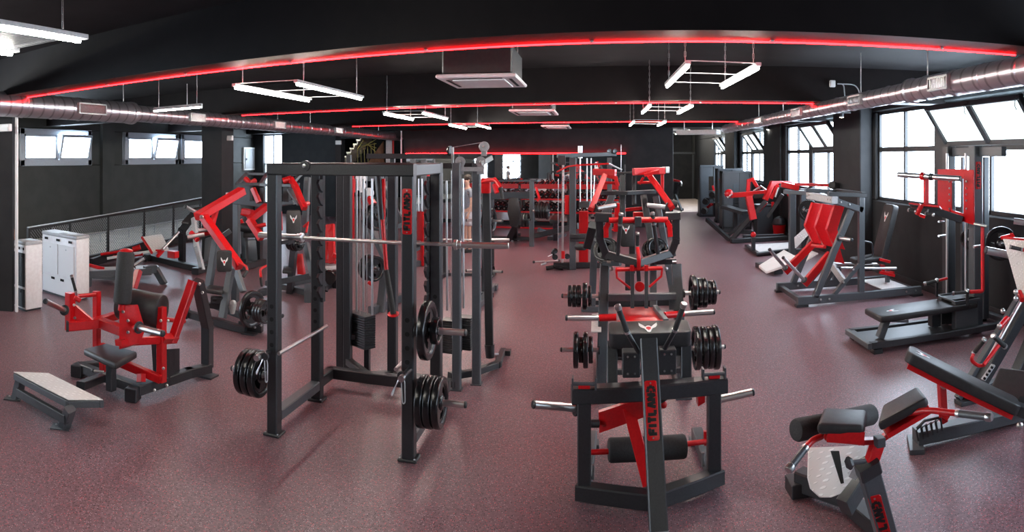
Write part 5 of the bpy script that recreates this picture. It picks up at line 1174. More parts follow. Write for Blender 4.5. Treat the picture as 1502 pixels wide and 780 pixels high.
def ex1(th, x0, y, w):
    mb = MB(R); mb.path([(1034,308,25.4),(1043,300,25.2),(1059,298,25.4)], .10); mb.beam((1045,272,25.2),(1050,291,25.2), .08); th.part('lever', mb)
    for p in ((1034,309,25.0),(1036,295,25.0),(1046,285,25.0)): mb = MB('foam'); mb.sphere(at(*p), .14, 'foam'); mb.cyl(at(*p), at(*p)+V((-.1,-.3,0)), .11); th.part('roller', mb)
    mb = MB('black_metal'); mb.beam((1052,296,25.2),(1052,316,25.3), .3,.3); th.part('seat_base', mb)
def ex2(th, x0, y, w):
    mb = MB(R); mb.path([(1056,262,22.8),(1063,281,22.6)], .06); th.part('lever', mb)
    mb = MB('vinyl'); mb.beam((1052,300,22.6),(1064,300,22.6), .4,.15); th.part('seat', mb)
def ex3(th, x0, y, w):
    mb = MB('vinyl'); mb.beam((1062,303,20.4),(1094,312,19.8), .35,.10); th.part('bench_pad', mb)
    mb = MB('black_metal'); mb.beam((1078,308,20.2),(1078,338,20.2), .12); mb.beam(G(1062,340)+V((0,0,.05)),G(1116,345)+V((0,0,.05)), .12); th.part('bench_frame', mb)
shroud(1026,1061,318,242,'tall dark weight stack machine farthest along the window wall', ex1)
shroud(1052,1089,327,247,'dark weight stack machine second farthest along the window wall', ex2)
shroud(1059,1102,337,251,'dark weight stack machine nearest of the three along the window wall', ex3)
th = Thing('hack_squat_machine', 'red and black hack squat with V shaped base in front of weight stack machines', 'exercise machine', G(1090,345))
mb = MB('black_metal'); mb.beam((1037,322,19.8), (1072,353,18.4), .10, .12); mb.path([(1072,353,18.4),(1105,316,18.0),(1132,284,18.0)], .12); mb.path([(1066,347,18.8),(1096,322,18.8),(1120,300,18.8)], .08); mb.beam(G(1072,357)+V((0,0,.07)), G(1155,352)+V((0,0,.07)), .12); mb.beam(G(1090,351)+V((0,0,.07)), G(1150,349)+V((0,0,.07)), .12); th.part('base_frame', mb)
mb = MB(R); mb.beam((1066,287,18.2),(1128,282,18.2), .16,.14); mb.beam((1098,288,18.0),(1105,322,17.9), .18,.2); th.part('front_arm', mb)
mb = MB(R); mb.path([(1122,293,17.8),(1133,269,17.9),(1160,269,18.2)], .13); mb.path([(1131,291,17.6),(1141,271,17.6)], .10); mb.path([(1097,281,18.4),(1098,265,18.4),(1104,263,18.4),(1113,278,18.4)], .10); mb.beam((1112,310,18.2),(1124,296,18.0), .08); th.part('carriage', mb)
mb = MB('vinyl'); mb.beam((1105,288,18.1),(1122,287,18.1), .14,.12); mb.beam((1126,318,18.2),(1148,285,18.2), .25,.10); mb.beam((1143,272,17.9),(1165,274,18.0), .12,.12); th.part('pads', mb)
mb = MB(R); mb.beam((1158,281,17.9),(1163,290,17.9), .2); mb.beam((1133,296,18.5),(1134,308,18.5), .08); mb.sphere(at(1069,284,18.1), .13, R); th.part('red_joint', mb)
mb = MB('chrome'); mb.tube([(1063,283,18.1),(1068,290,18.0),(1074,284,18.0)], .03); mb.tube([(1105,280,18.3),(1116,273,18.3),(1124,279,18.3)], .03); mb.beam((1137,289,17.5),(1142,275,17.5), .04); th.part('chrome_handles', mb)
th = Thing('calf_platform', 'low black tread platform with short post beside the hack squat', 'exercise machine', G(1120,373))
mb = MB('black_metal'); q = [G(1092,364), G(1110,377), G(1166,370), G(1160,360)]; mb.slab([p+V((0,0,.03)) for p in q], V((0,0,.07)), .01, 1); th.part('platform', mb)
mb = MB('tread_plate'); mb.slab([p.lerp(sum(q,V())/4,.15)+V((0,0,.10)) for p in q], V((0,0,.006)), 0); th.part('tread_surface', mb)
mb = MB('black_metal'); mb.beam((1105,367,15.9),(1105,348,15.9), .09, up=V((0,1,0))); mb.sphere(at(1105,344,15.9), .07, R); th.part('handle_post', mb)
th = Thing('weight_stack_machine', 'black frame with red top lever and dark roller behind the horizontal leg press', 'exercise machine', G(1170,372))
mb = MB('grey_metal'); a = G(1162,373); mb.beam(V((a.x,a.y,0)), V((a.x,a.y,zat(283,15.2))), .16, up=V((0,1,0))); mb.beam((1150,281,15.2),(1200,284,15.0), .14,.10); mb.beam((1200,284,15.0),(1212,289,14.5),.1); mb.beam((1193,276,15.0),(1193,289,15.0), .14, up=V((0,1,0))); mb.beam(V((a.x,a.y,.06)), V((5.2,a.y+.2,.06)), .12); mb.beam(V((5.1,a.y+.2,0)), V((5.1,a.y+.2,1.6)), .12, up=V((0,1,0))); th.part('frame', mb)
mb = MB(R); mb.beam((1166,270,15.0),(1232,272,14.8), .09,.07); mb.beam((1146,270,15.2),(1172,276,15.2), .2,.12); th.part('red_lever', mb)
mb = MB('foam'); mb.roller((1220,271,14.5),(1236,277,14.9), .09); th.part('roller', mb)
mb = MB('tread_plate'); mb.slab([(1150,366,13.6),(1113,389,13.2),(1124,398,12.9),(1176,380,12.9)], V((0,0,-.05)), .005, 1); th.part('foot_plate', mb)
mb = MB('black_metal'); mb.beam(G(1114,391)+V((0,0,.05)), G(1142,402)+V((0,0,.05)), .2,.10); th.part('foot_bar', mb)
th = Thing('storage_bin', 'black bin beside a red bucket near the window wall', 'bin', (5.1,19.3,0))
mb = MB('black_metal'); a = V((4.78,19.1,0)); mb.box(V((a.x+.32,a.y+.2,.45)), (.5,.45,.90), bev=.02); th.part('body', mb)
mb = MB('dark_frame'); mb.box(V((a.x+.32,a.y+.2,.92)), (.54,.49,.05), bev=.02); th.part('lid', mb)
th = Thing('bucket', 'small red bucket with black lid on the floor by the black bin', 'bucket', G(1143,347))
a = G(1143,347); mb = MB(R); mb.lathe(a, (0,0,1), [(.16,0),(.17,.02),(.20,.34),(.21,.36),(.19,.36)], 24); th.part('body', mb)
mb = MB('black_metal'); mb.lathe(a+V((0,0,.35)), (0,0,1), [(.20,0),(.22,.05),(.16,.20),(.05,.26),(.01,.27)], 20); mb.tube([a+V((-.2,0,.34)), a+V((0,-.1,.55)), a+V((.2,0,.34))], .01, m='steel'); th.part('lid', mb)
# ------------------------------------------------------------------ LEFT REAR: floor press, lever machines
th = Thing('low_leg_press', 'low leg machine with square tread footplate in front of the ramp railing', 'exercise machine', G(190,416))
mb = MB('light_metal'); q = [(132,395,12.2),(235,396,12.3),(232,388,13.0),(132,392,13.0)]; mb.slab(q, V((0,0,-.05)), .01, 1); th.part('deck', mb)
mb = MB('grey_metal'); mb.beam((128,402,12.0),(222,398,12.1), .08,.12); mb.path([(212,396,12.2),(229,394,12.3)], .14); lg = G(241,417); mb.beam((228,394,12.3), lg, .13, .09, up=V((0,1,0))); mb.beam((128,405,12.),(200,411,12.0),.06); mb.beam((130,404,12.0), G(129,420), .1, up=V((0,1,0))); th.part('frame', mb)
mb = MB('black_metal'); mb.beam(G(134,392)+V((0,0,.1)), G(213,373)+V((0,0,.25)), .10, .18); th.part('rear_frame', mb)
mb = MB(R); mb.tube([(148,373,14.3),(182,368,14.2)], .035); mb.tube([(166,377,14.1),(210,372,14.0)], .04); mb.tube([(195,366,14.2),(206,362,14.2)], .06); mb.beam((195,424,11.5),(203,397,11.7), .13, .10, up=V((0,1,0))); mb.beam((128,388,12.3),(152,394,12.4), .08,.06); th.part('red_carriage', mb)
mb = MB('print_white'); mb.beam((157,379,14.0),(174,376,14.0), .06,.05); mb.beam((196,372,14.0),(219,369,14.0), .06,.05); th.part('scale_plates', mb)
mb = MB('tread_plate'); q = [(209,347,13.4),(236,343,13.6),(247,366,13.2),(222,370,13.0)]; mb.slab(q, V((0,.04,-.02)), .003, 1); fp = th.part('foot_plate', mb)
mb = MB(R); mb.beam((208,348,13.4),(223,371,13.0), .03,.05); mb.path([(228,368,13.1),(238,368,13.1),(231,376,13.0)], .06); mb.box(at(254,373,13.2), (.2,.15,.14)); th.part('plate_bracket', mb, fp)
mb = MB('chrome'); mb.cyl((238,366,13.0),(262,340,13.4), .03); peg(mb, (196,390,12.0),(212,379,12.0), .03); th.part('loading_peg', mb)
th = Thing('lever_row_machine', 'black lever machine with chrome pegs standing in front of the wide column', 'exercise machine', G(285,398))
mb = MB('black_metal'); b_ = G(267,387); mb.path([b_, (267,338,14.0), (284,314,14.1)], .14, .12, up=V((0,1,0))); mb.beam(G(216,380)+V((0,0,.07)), G(296,400)+V((0,0,.07)), .13, .13); mb.box(G(215,383)+V((0,0,.08)), (.14,.14,.16)); mb.beam(G(286,403)+V((0,0,.07)), G(306,396)+V((0,0,.07)), .16, .13); th.part('base_frame', mb)
mb = MB('light_metal'); mb.path([(284,320,13.9),(288,360,13.5),(297,396,13.3)], .10, .08, up=V((0,1,0))); th.part('pale_leg', mb)  # leg in pale metal against the black base frame
mb = MB('chrome'); peg(mb, (289,312,13.8),(272,303,13.5), .04, collar=False); th.part('loading_peg', mb)
mb = MB('vinyl'); mb.slab([(266,325,13.8),(276,326,13.8),(286,312,14.2),(280,309,14.2)], V((0,0,-.05)), .01, 1); mb.roller((283,309,14.3),(296,306,14.5), .06); th.part('pads', mb)
mb = MB('grey_metal'); mb.slab([(300,350,14.2),(316,345,14.2),(316,385,14.0),(298,384,14.0)], V((0,.3,0)), .02); th.part('weight_box', mb)
# ------------------------------------------------------------------ second pair of lever machines
th = Thing('lever_press_machine', 'tall lever machine with open top box frame seen through the power rack', 'exercise machine', G(400,435))
mb = MB('grey_metal'); b_ = G(347,415); mb.beam(b_, V((b_.x,b_.y,zat(296,b_.length))), .12, .10, up=V((0,1,0))); mb.beam((338,338,12.0),(318,352,12.0), .09); th.part('left_post', mb)
mb = MB('black_metal'); mb.beam((344,295,12.0),(398,301,11.6), .10, .10); mb.beam((360,270,11.8),(360,294,11.8), .24, .08, up=V((0,1,0))); mb.beam((385,275,11.7),(385,298,11.7), .08, up=V((0,1,0))); mb.beam((398,301,11.6),(432,296,11.2), .09,.08); mb.beam((421,270,11.3),(421,296,11.3), .11, up=V((0,1,0))); th.part('cross_beam', mb)
mb = MB('grey_metal'); mb.path([(348,270,11.7),(362,255,12.2),(392,255,12.0),(382,270,11.6),(348,270,11.7)], .07, .05); mb.path([(392,255,12.0),(420,255,11.6),(440,256,11.4),(426,272,11.2),(382,271,11.6)], .07, .05); th.part('top_box_frame', mb)
mb = MB(R); mb.beam((371,276,11.7),(380,297,11.6), .08); mb.tube([(360,262,11.9),(367,268,11.8),(374,265,11.9)], .05); mb.beam((356,309,11.9),(370,312,11.8), .12,.1); mb.beam((392,302,11.2),(366,322,11.0), .13,.11); mb.beam((366,322,11.0),(384,350,10.8), .12,.11); mb.tube([(372,333,10.9),(390,329,10.9)], .035); th.part('left_red_arm', mb)
mb = MB(R); mb.tube([(415,266,11.3),(428,262,11.3)], .06); mb.path([(426,262,11.3),(434,275,11.1),(447,306,10.8)], .09); mb.tube([(410,283,11.2),(404,292,11.2)], .05); mb.tube([(447,300,10.8),(452,298,10.9)], .04); mb.beam((410,310,11.4),(411,338,11.4), .07, up=V((0,1,0))); th.part('right_red_arm', mb)
mb = MB('grey_metal'); mb.beam((425,278,11.2),(440,300,11.0), .12, .04); mb.beam((434,285,11.6),(437,268,11.6),.06); mb.beam((451,260,11.8),(447,345,11.6), .10, up=V((0,1,0))); th.part('linkage_plate', mb)
c = at(430.5,326,10.6); mb = MB('vinyl'); tw = toward(c); u_ = V((-tw.y,tw.x,0)); u_ = u_ if u_.x > 0 else -u_
mb.pad(c, u_, V((0,0,1))-tw*.15, tw, .24, .40, .08, .02); bp = th.part('backrest', mb); emblem(th, c+tw*.045+V((0,0,.06)), u_, V((0,0,1))-tw*.15, .15, bp)
c = at(424,355,10.6); mb = MB('chrome'); peg(mb, c, c+V((.32,-.12,0)), .025); th.part('loading_peg', mb); plates(c, (.95,-.3,0), [(.22,.13,.04),(.17,.14,.04),(.11,.14,.04),(.06,.14,.04)], 'machine seen inside power rack')
mb = MB('grey_metal'); mb.beam((431,366,10.5), G(425,430), .11, .09, up=V((0,1,0))); mb.beam((448,356,10.8),(459,404,10.6), .09, up=V((0,1,0))); mb.beam(G(392,421)+V((0,0,.08)), G(452,436)+V((0,0,.08)), .10,.10); mb.beam(G(452,444)+V((0,0,.1)), G(452,434)+V((0,0,.1)), .13,.2); mb.beam((414,412,11.0),(458,404,10.8), .1); mb.beam(G(415,425)+V((0,0,.08)), G(480,410)+V((0,0,.08)), .09); th.part('lower_frame', mb)
mb = MB('vinyl'); mb.slab([(414,396,10.6),(428,397,10.6),(430,390,10.9),(416,389,10.9)], V((0,0,-.06)), .015); mb.beam((456,345,10.6),(470,348,10.7), .1,.08); th.part('seat', mb)
mb = MB(R); mb.slab([(434,372,10.9),(441,372,10.9),(446,403,10.8),(436,402,10.8)], V((.02,.04,0)), .005); mb.tube([(445,333,10.7),(452,326,10.7),(449,341,10.6)], .02); th.part('red_side_plate', mb)
th = Thing('glute_press_machine', 'small machine with bright red A shaped frame and pale step behind the power rack', 'exercise machine', G(485,425))
mb = MB(R); mb.beam((475,383,12.2),(483,329,12.3), .09, up=V((0,1,0))); mb.beam((487,386,12.0),(486,329,12.3), .12, .08, up=V((0,1,0))); mb.tube([(472,333,12.3),(486,330,12.3)], .025); mb.beam((474,382,12.2),(494,384,12.0), .10,.06); mb.beam((488,373,12.0),(495,376,12.0), .12,.08); th.part('red_frame', mb)
mb = MB('light_metal'); mb.slab([(474,390,12.0),(495,389,11.9),(495,394,11.8),(474,396,11.9)], V((0,0,-.04)), .005); mb.prism([at(474,394,11.9), at(489,394,11.9), at(475,406,11.9)], V((0,.05,0))); th.part('step', mb)
mb = MB('black_metal'); mb.beam((479,398,11.8),(489,412,11.8), .1); mb.beam((492,396,11.8),G(493,422), .1, up=V((0,1,0))); mb.beam((475,396,11.9),G(476,428), .1, up=V((0,1,0))); mb.beam(G(474,428)+V((0,0,.06)),G(500,412)+V((0,0,.06)), .1); th.part('legs', mb)
mb = MB('rubber'); mb.lathe(at(482,407,11.7), (.5,-1,0), [(.03,-.06),(.12,-.06),(.14,0),(.12,.06),(.03,.06)], 24); th.part('counterweight', mb)
# ------------------------------------------------------------------ plate loaded lever machine behind the cable machine
th = Thing('plate_loaded_machine', 'grey A frame lever machine carrying two plate pegs behind the cable machine', 'exercise machine', G(558,458))
mb = MB('grey_metal'); b_ = G(558,458); mb.beam(b_, (566,380,10.2), .12, .10, up=V((0,1,0))); mb.beam((566,380,10.2),(545,335,10.6), .1); mb.beam((538,350,10.8),(534,322,10.8), .08, up=V((0,1,0))); mb.beam(G(545,461)+V((0,0,.06)), G(590,440)+V((0,0,.06)), .12,.12); mb.beam((548,352,10.7),(545,322,10.7), .07, up=V((0,1,0))); mb.beam(G(598,442), (592,322,10.9), .1, up=V((0,1,0))); mb.beam((592,330,10.8),(545,335,10.6), .08); mb.beam((545,335,10.6),(528,262,10.9), .09, up=V((0,1,0))); mb.beam((592,330,10.8),(560,270,10.9),.08, up=V((0,1,0))); mb.beam((520,262,10.9),(568,262,10.9),.08); th.part('frame', mb)
mb = MB('white_plastic'); 
for p in ((529,262,10.8),(529,272,10.8),(541,283,10.9)): mb.lathe(at(*p), (.3,-1,0), [(.03,-.02),(.085,-.02),(.09,0),(.085,.02),(.03,.02)], 24)
mb.beam((528,255,10.8),(530,282,10.8), .05, up=V((0,1,0))); th.part('pulleys', mb)
mb = MB(R); mb.beam((516,252,10.5),(517,350,10.5), .06, up=V((0,1,0))); mb.beam((515,262,10.4),(515,282,10.4), .13, .1, up=V((0,1,0))); mb.beam((542,290,10.7),(548,300,10.6), .09); mb.beam((533,285,10.8),(536,310,10.8), .08, up=V((0,1,0))); mb.tube([(540,413,10.3),(545,417,10.3)], .03); mb.tube([(556,408,10.4),(561,400,10.4)], .03); th.part('red_levers', mb)
for px, py, nm, sp in ((541,317,'upper peg behind cable machine',[(.20,.225,.05),(.13,.225,.05)]),(535,391,'lower peg behind cable machine',[(.22,.215,.05),(.16,.215,.05),(.09,.215,.05)])):
    c = at(px,py,9.9); mb = MB('chrome'); ax = V((.88,-.47,0)).normalized(); peg(mb, c-ax*.1, c+ax*.30, .025); th.part('plate_peg', mb); plates(c, ax, sp, nm)
# plate tree right of the cable machine
th = Thing('plate_tree', 'dark plate tree with black discs on both sides right of the cable machine', 'plate rack', G(712,432))
b_ = G(711,432); mb = MB('grey_metal'); mb.beam(b_, V((b_.x,b_.y,2.0)), .10, .10, up=V((0,1,0))); mb.beam(G(700,455)+V((0,0,.06)), G(724,424)+V((0,0,.06)), .10,.10); mb.box(G(725,425)+V((0,0,.05)), (.12,.2,.10)); mb.beam(G(696,437)+V((0,0,.06)), G(724,437)+V((0,0,.06)), .10,.08); th.part('frame', mb)
for py, l in ((323,'upper'),(397,'lower')):
    z = zat(py, b_.length)
    for s_, sd in ((-1,'left'),(1,'right')):
        c = V((b_.x+s_*.05,b_.y,z)); mb = MB('chrome'); peg(mb, c, c+V((s_*.26,-.05,0)), .024); th.part('peg', mb)
        plates(c, (s_,-.2,0), [(.12,.21,.05),(.05,.24,.05)] if s_ < 0 else ([(.07,.24,.05)] if l == 'upper' else [(.07,.12,.05)]), f'{l} {sd} peg of plate tree')
th = Thing('barbell', 'chrome barbell sleeve pointing right beyond the plate tree', 'barbell', at(700,351,13.))
a, b_ = at(640,351,13.4), at(747,351.5,13.); d = (b_-a).normalized(); mb = MB('chrome'); mb.cyl(a, b_-d*.42, .016); th.part('shaft', mb); mb = MB('chrome'); mb.cyl(b_-d*.42, b_, .030); mb.lathe(b_-d*.42, d, [(.03,-.03),(.045,-.02),(.045,0),(.03,.01)], 20); th.part('sleeve', mb)
th = Thing('barbell_stand', 'low black stand under the barbell beyond the plate tree', 'rack', G(680,407)); mb = MB('black_metal')
for px in (652,722): b_ = G(px,405); mb.beam(b_, V((b_.x,b_.y,zat(354,b_.length))), .08, up=V((0,1,0))); mb.beam(b_+V((0,-.3,.04)), b_+V((0,.3,.04)), .08)
mb.beam(G(652,405)+V((0,0,.04)), G(722,405)+V((0,0,.04)), .06); th.part('frame', mb)
# ------------------------------------------------------------------ cable tower with red shroud (between rack posts)
th = Thing('cable_tower', 'cable tower with red stack cover seen behind the right rack post', 'cable machine', G(615,388))
mb = MB('grey_metal')
for px in (606,622,634): b_ = G(px,390 if px < 630 else 386); mb.beam(b_, V((b_.x,b_.y,2.35)), .12, .10, up=V((0,1,0)))
mb.beam(G(600,392)+V((0,0,.06)), G(640,386)+V((0,0,.06)), .12,.12); mb.beam(V((G(606,390).x,G(606,390).y,2.36)), V((G(634,386).x,G(634,386).y,2.36)), .1,.1); th.part('frame', mb)
mb = MB(R); mb.slab([G(611,389), G(621,391), G(628,388), G(618,386)], V((0,0,1.2)), .01, 1); mb.beam((627,252,14.3),(628,300,14.3), .09, up=V((0,1,0))); th.part('red_cover', mb)
mb = MB('chrome'); mb.cyl((614,262,14.2),(614,310,14.2), .02); mb.cyl((619,262,14.2),(619,310,14.2), .02); th.part('guide_rods', mb)
# ------------------------------------------------------------------ preacher / dip station
th = Thing('preacher_station', 'black station with dark tapered pad and red bent arms in front of the dumbbells', 'exercise machine', G(750,357))
mb = MB('grey_metal'); b_ = G(780,361); mb.beam(b_, V((b_.x,b_.y,zat(264,b_.length))), .12, .16, up=V((0,1,0))); b2 = G(722,350); mb.beam(b2, V((b2.x,b2.y,zat(266,b2.length))), .10, .14, up=V((0,1,0))); th.part('posts', mb)
mb = MB('black_metal'); mb.beam((722,265,18.6),(790,265,17.2), .12, .05); mb.beam((722,287,18.4),(782,286,17.4), .12, .20); mb.beam(G(722,352)+V((0,0,.08)), G(780,354)+V((0,0,.08)), .14,.10); mb.beam(G(745,353), (757,330,17.8), .16, up=V((0,1,0))); mb.beam(G(756,352), (756,332,17.9), .12, up=V((0,1,0))); mb.box(G(756,352)+V((0,0,.15)), (.3,.2,.1)); mb.beam(G(784,352)+V((0,0,.12)), (850,331,15.6), .12,.14); th.part('frame', mb)
mb = MB('vinyl'); mb.slab([(746,290,17.3),(760,290,17.3),(763,312,17.3),(760,333,17.3),(749,333,17.3),(744,312,17.3)], V((0,.12,0)), .03, 2); th.part('dark_pad', mb)
mb = MB(R); mb.path([(700,265,17.2),(726,262,17.2),(734,272,17.0)], .06); mb.beam((725,270,17.4),(729,283,17.3), .1); mb.path([(786,275,17.2),(791,290,17.0),(788,295,17.)], .05); th.part('red_arm', mb)
mb = MB('grip'); grip(mb, (735,275,16.9),(737,291,16.9), .035); th.part('grip', mb)
for px, py, ax, sp, nm in ((783,309,(1,-.1,0),[(.36,.24,.05),(.29,.22,.05),(.22,.22,.05),(.15,.22,.05),(.08,.21,.05)],'right peg of tapered pad station'),(771,322,(1,-.1,0),[(.05,.19,.05),(-.02,.19,.05)],'inner peg of tapered pad station')):
    c = at(px,py,16.8); mb = MB('chrome'); peg(mb, c-V(ax)*.05, c+V(ax)*.42 if px > 780 else c+V(ax)*.12, .025); th.part('peg', mb); plates(c, ax, sp, nm)
th = Thing('flat_bench', 'small grey bench with pale seat beside the cable tower with chrome column', 'bench', G(815,343))
mb = MB('vinyl'); mb.slab([(806,322,17.5),(820,323,17.4),(825,315,18.6),(812,314,18.6)], V((0,0,-.10)), .02, 2); th.part('seat', mb)
mb = MB('grey_metal'); mb.beam((815,324,17.7),G(815,352), .14, up=V((0,1,0))); mb.beam(G(790,352)+V((0,0,.3)),G(812,350)+V((0,0,.1)), .12); mb.beam(G(806,352)+V((0,0,.05)),G(828,346)+V((0,0,.05)), .14,.10); th.part('frame', mb)
# ------------------------------------------------------------------ lat pulldown tower
th = Thing('lat_pulldown_machine', 'tall lat pulldown tower with wide bar and red stack cover left of red press', 'cable machine', G(855,393))
b_ = G(840,395); mb = MB('grey_metal'); mb.beam(b_, V((b_.x,b_.y,zat(231,b_.length))), .14, .12, up=V((0,1,0))); b2 = G(894,392); mb.beam(b2, V((b2.x,b2.y,zat(231,b2.length))), .10, .10, up=V((0,1,0))); th.part('posts', mb)
mb = MB('black_metal'); mb.beam((818,228,13.6),(903,226,14.2), .10, .09); mb.beam(G(812,393)+V((0,0,.07)), G(880,393)+V((0,0,.07)), .14,.12); mb.beam((838,346,13.8),(862,346,13.5), .1,.10); mb.beam((838,352,13.8),(862,352,13.5), .1,.06); mb.box(at(824,235,13.6), (.16,.1,.2)); th.part('beams', mb)
mb = MB('chrome'); mb.beam((826,240,13.6),(825,385,13.5), .045, up=V((0,1,0))); mb.m='hole'
for k in range(20): mb.beam(at(826-k*.05,245+k*7,13.565)+V((0,-.01,0)), at(826-k*.05,246+k*7,13.56)+V((0,-.01,0)), .012,.004,up=V((0,1,0)))
th.part('chrome_column', mb)
mb = MB(R); b3 = G(856,392); mb.box(V((b3.x,b3.y,.62)), (.20,.22,1.20), bev=.01); mb.beam((832,286,13.9),(832,314,13.9), .1, up=V((0,1,0))); mb.beam((826,368,13.4),(826,379,13.4), .07, up=V((0,1,0))); th.part('red_cover', mb)
mb = MB('chrome'); 
for px in (851,861,867): mb.cyl((px,232,14.1),(px,306,14.0), .014)
mb.cyl((873,240,14.),(870,300,13.8), .012); th.part('guide_rods', mb)
mb = MB('steel'); mb.cyl((819,262,13.3),(818.5,367,13.3), .006); mb.cyl((851,214,13.9),(851,232,13.9), .05, m='steel'); mb.cyl((911,212,14.0),(911,255,14.0), .005); th.part('cable', mb)
mb = MB('rubber')
for p in ((814,368,13.3),(814,377,13.3),(832,376,13.6),(902,222,14.1),(894,222,14.1)): mb.lathe(at(*p), (.4,-1,0), [(.02,-.015),(.055,-.02),(.06,0),(.055,.02),(.02,.015)], 24)
mb.beam((810,370,13.35),(812,373,13.3), .05); th.part('pulley_wheels', mb)
mb = MB(R); mb.tube([(817,252,13.5),(833,244,13.3),(850,242,13.2),(893,240,13.2)], .018); th.part('wide_bar_red', mb, label='red coated left half of the wide pull bar')
mb = MB('chrome'); mb.tube([(893,240,13.2),(912,249,13.3)], .018); mb.tube([(804,376,13.2),(810,373,13.25)], .012); th.part('wide_bar_end', mb)
mb = MB('vinyl'); mb.roller((846,362,13.3),(858,362,13.1), .07); mb.beam((853,300,13.5),(868,300,13.4), .25,.12); th.part('thigh_rollers', mb)
mb = MB('chrome'); a, b_ = G(783,386)+V((0,0,.03)), G(820,384)+V((0,0,.03)); mb.cyl(a, b_, .016); mb.sphere(a, .03, 'grip'); mb.sphere(b_, .03, 'grip'); mb.tube([a.lerp(b_,.45), a.lerp(b_,.5)+V((0,-.2,-.01)), a.lerp(b_,.35)+V((0,-.35,-.01))], .02); single('pull_bar', mb, 'short chrome pull bar lying on the floor left of the lat tower', 'pull bar')
mb = MB('grip'); a = G(801,396)+V((0,0,.04)); mb.tube([a, G(812,396)+V((0,0,.07)), G(826,396)+V((0,0,.04))], .045); mb.tube([G(812,397)+V((0,0,.09)), G(835,397)+V((0,0,.05))], .03, m='rubber'); single('rope_handle', mb, 'black cable attachment lying on the floor at the foot of the lat tower', 'cable attachment')
# ------------------------------------------------------------------ dumbbell racks along the mirror
def onE(px, D, z): return onD(px, D, z)
DB = None
def make_dumbbell():
    me = MB('rubber')
    for s_ in (-1,1): me.lathe(V((0,s_*.075,0)), (0,s_,0), [(.03,-.0),(.068,.004),(.075,.02),(.075,.065),(.066,.082),(.02,.084)], 18)
    me2 = MB('chrome'); me2.cyl(V((0,-.08,0)), V((0,.08,0)), .016); me.add(me2.v, me2.f, 'chrome')
    
    for s_ in (-1,1): me3 = MB('steel'); me3.lathe(V((0,s_*.157,0)), (0,s_,0), [(.03,0),(.028,.006),(.002,.006)], 16); me.add(me3.v, me3.f, 'steel')
    o = me.build('dumbbell'); m_ = o.data; bpy.data.objects.remove(o); return m_
DB = make_dumbbell()
sh = [(.56,'lowest shelf'),(.99,'middle shelf'),(1.42,'top shelf')]
racks = [(690,762,'left'),(766,832,'middle'),(836,908,'right')]
for ri, (pa_, pz_, nm) in enumerate(racks):
    p, q = onE(pa_,21.1,0), onE(pz_,21.1,0); th = Thing('dumbbell_rack', {'left':'red and black dumbbell rack behind the plate tree at the end wall','middle':'red and black dumbbell rack left of the lat tower at the end wall','right':'red and black dumbbell rack mostly behind the lat tower at the end wall'}[nm], 'dumbbell rack', (p+q)/2, 'dumbbell racks along the mirror')
    for e in (p, q): mb = MB('black_metal'); mb.beam(e+NB*.15, e+NB*.25+V((0,0,1.5)), .07, .10, up=V((0,1,0))); mb.beam(e-NB*.2+V((0,0,.04)), e+NB*.5+V((0,0,.04)), .07,.08); th.part('end_post', mb)
    mb = MB(R); mb.beam(p-NB*.22+V((0,0,.03)), q-NB*.22+V((0,0,.03)), .05,.05); th.part('base_rail', mb)
    for z, zn in sh:
        mb = MB(R); mb.beam(p-NB*.16+V((0,0,z)), q-NB*.16+V((0,0,z)), .04, .055 if z < 1.2 else .16); mb.beam(p+NB*.14+V((0,0,z+.06)), q+NB*.14+V((0,0,z+.06)), .04,.05); th.part('shelf_rail', mb)
        mb = MB('black_metal'); mb.prism([p-NB*.16+V((0,0,z)), q-NB*.16+V((0,0,z)), q+NB*.16+V((0,0,z+.06)), p+NB*.16+V((0,0,z+.06))], V((0,0,.012))); th.part('shelf', mb)
        L = (q-p).length; n = int((L-.1)/.178)
        for k in range(n):
            s_ = {.56:1.12,.99:1.0,1.42:.78}[z]
            c = p.lerp(q, (k+.5)/n)+V((0,0,z+.045+.075*s_)); o = bpy.data.objects.new('dumbbell', DB); COL.objects.link(o)
            o.location = c*S; o.scale = (S*s_,)*3; o.rotation_euler = (math.radians(11), 0, -SK)
            pos = 'at the left end' if k == 0 else ('at the right end' if k == n-1 else f'{["","second","third","fourth","fifth","sixth","seventh","eighth","ninth","tenth","eleventh"][k]} from left')
            o['label'] = f'round black dumbbell {pos} on the {zn} of the {nm} rack'; o['category'] = 'dumbbell'; o['group'] = 'dumbbells on the end wall racks'
# exercise bike like stool near the roller door
th = Thing('exercise_bike', 'small dark exercise bike with red saddle alone before the roller door', 'exercise bike', G(996,303))
mb = MB(R); mb.slab([(988,262,29.),(999,265,29.),(999,267,29.),(988,266,29.)], V((0,.3,0)), .03); th.part('saddle', mb)
mb = MB('black_metal'); mb.beam((992,267,29.2),(991,284,29.2), .22, up=V((0,1,0))); mb.path([(998,268,29.),(992,282,29.),(991,300,29.)], .12); mb.beam((990,284,29.),(1000,309,28.5), .09); mb.beam(G(986,306)+V((0,0,.05)), G(1001,309)+V((0,0,.05)), .12); th.part('frame', mb)
mb = MB('chrome'); mb.tube([(998,266,28.9),(999.5,269,28.9),(999,273,28.9)], .04); th.part('handlebar', mb)

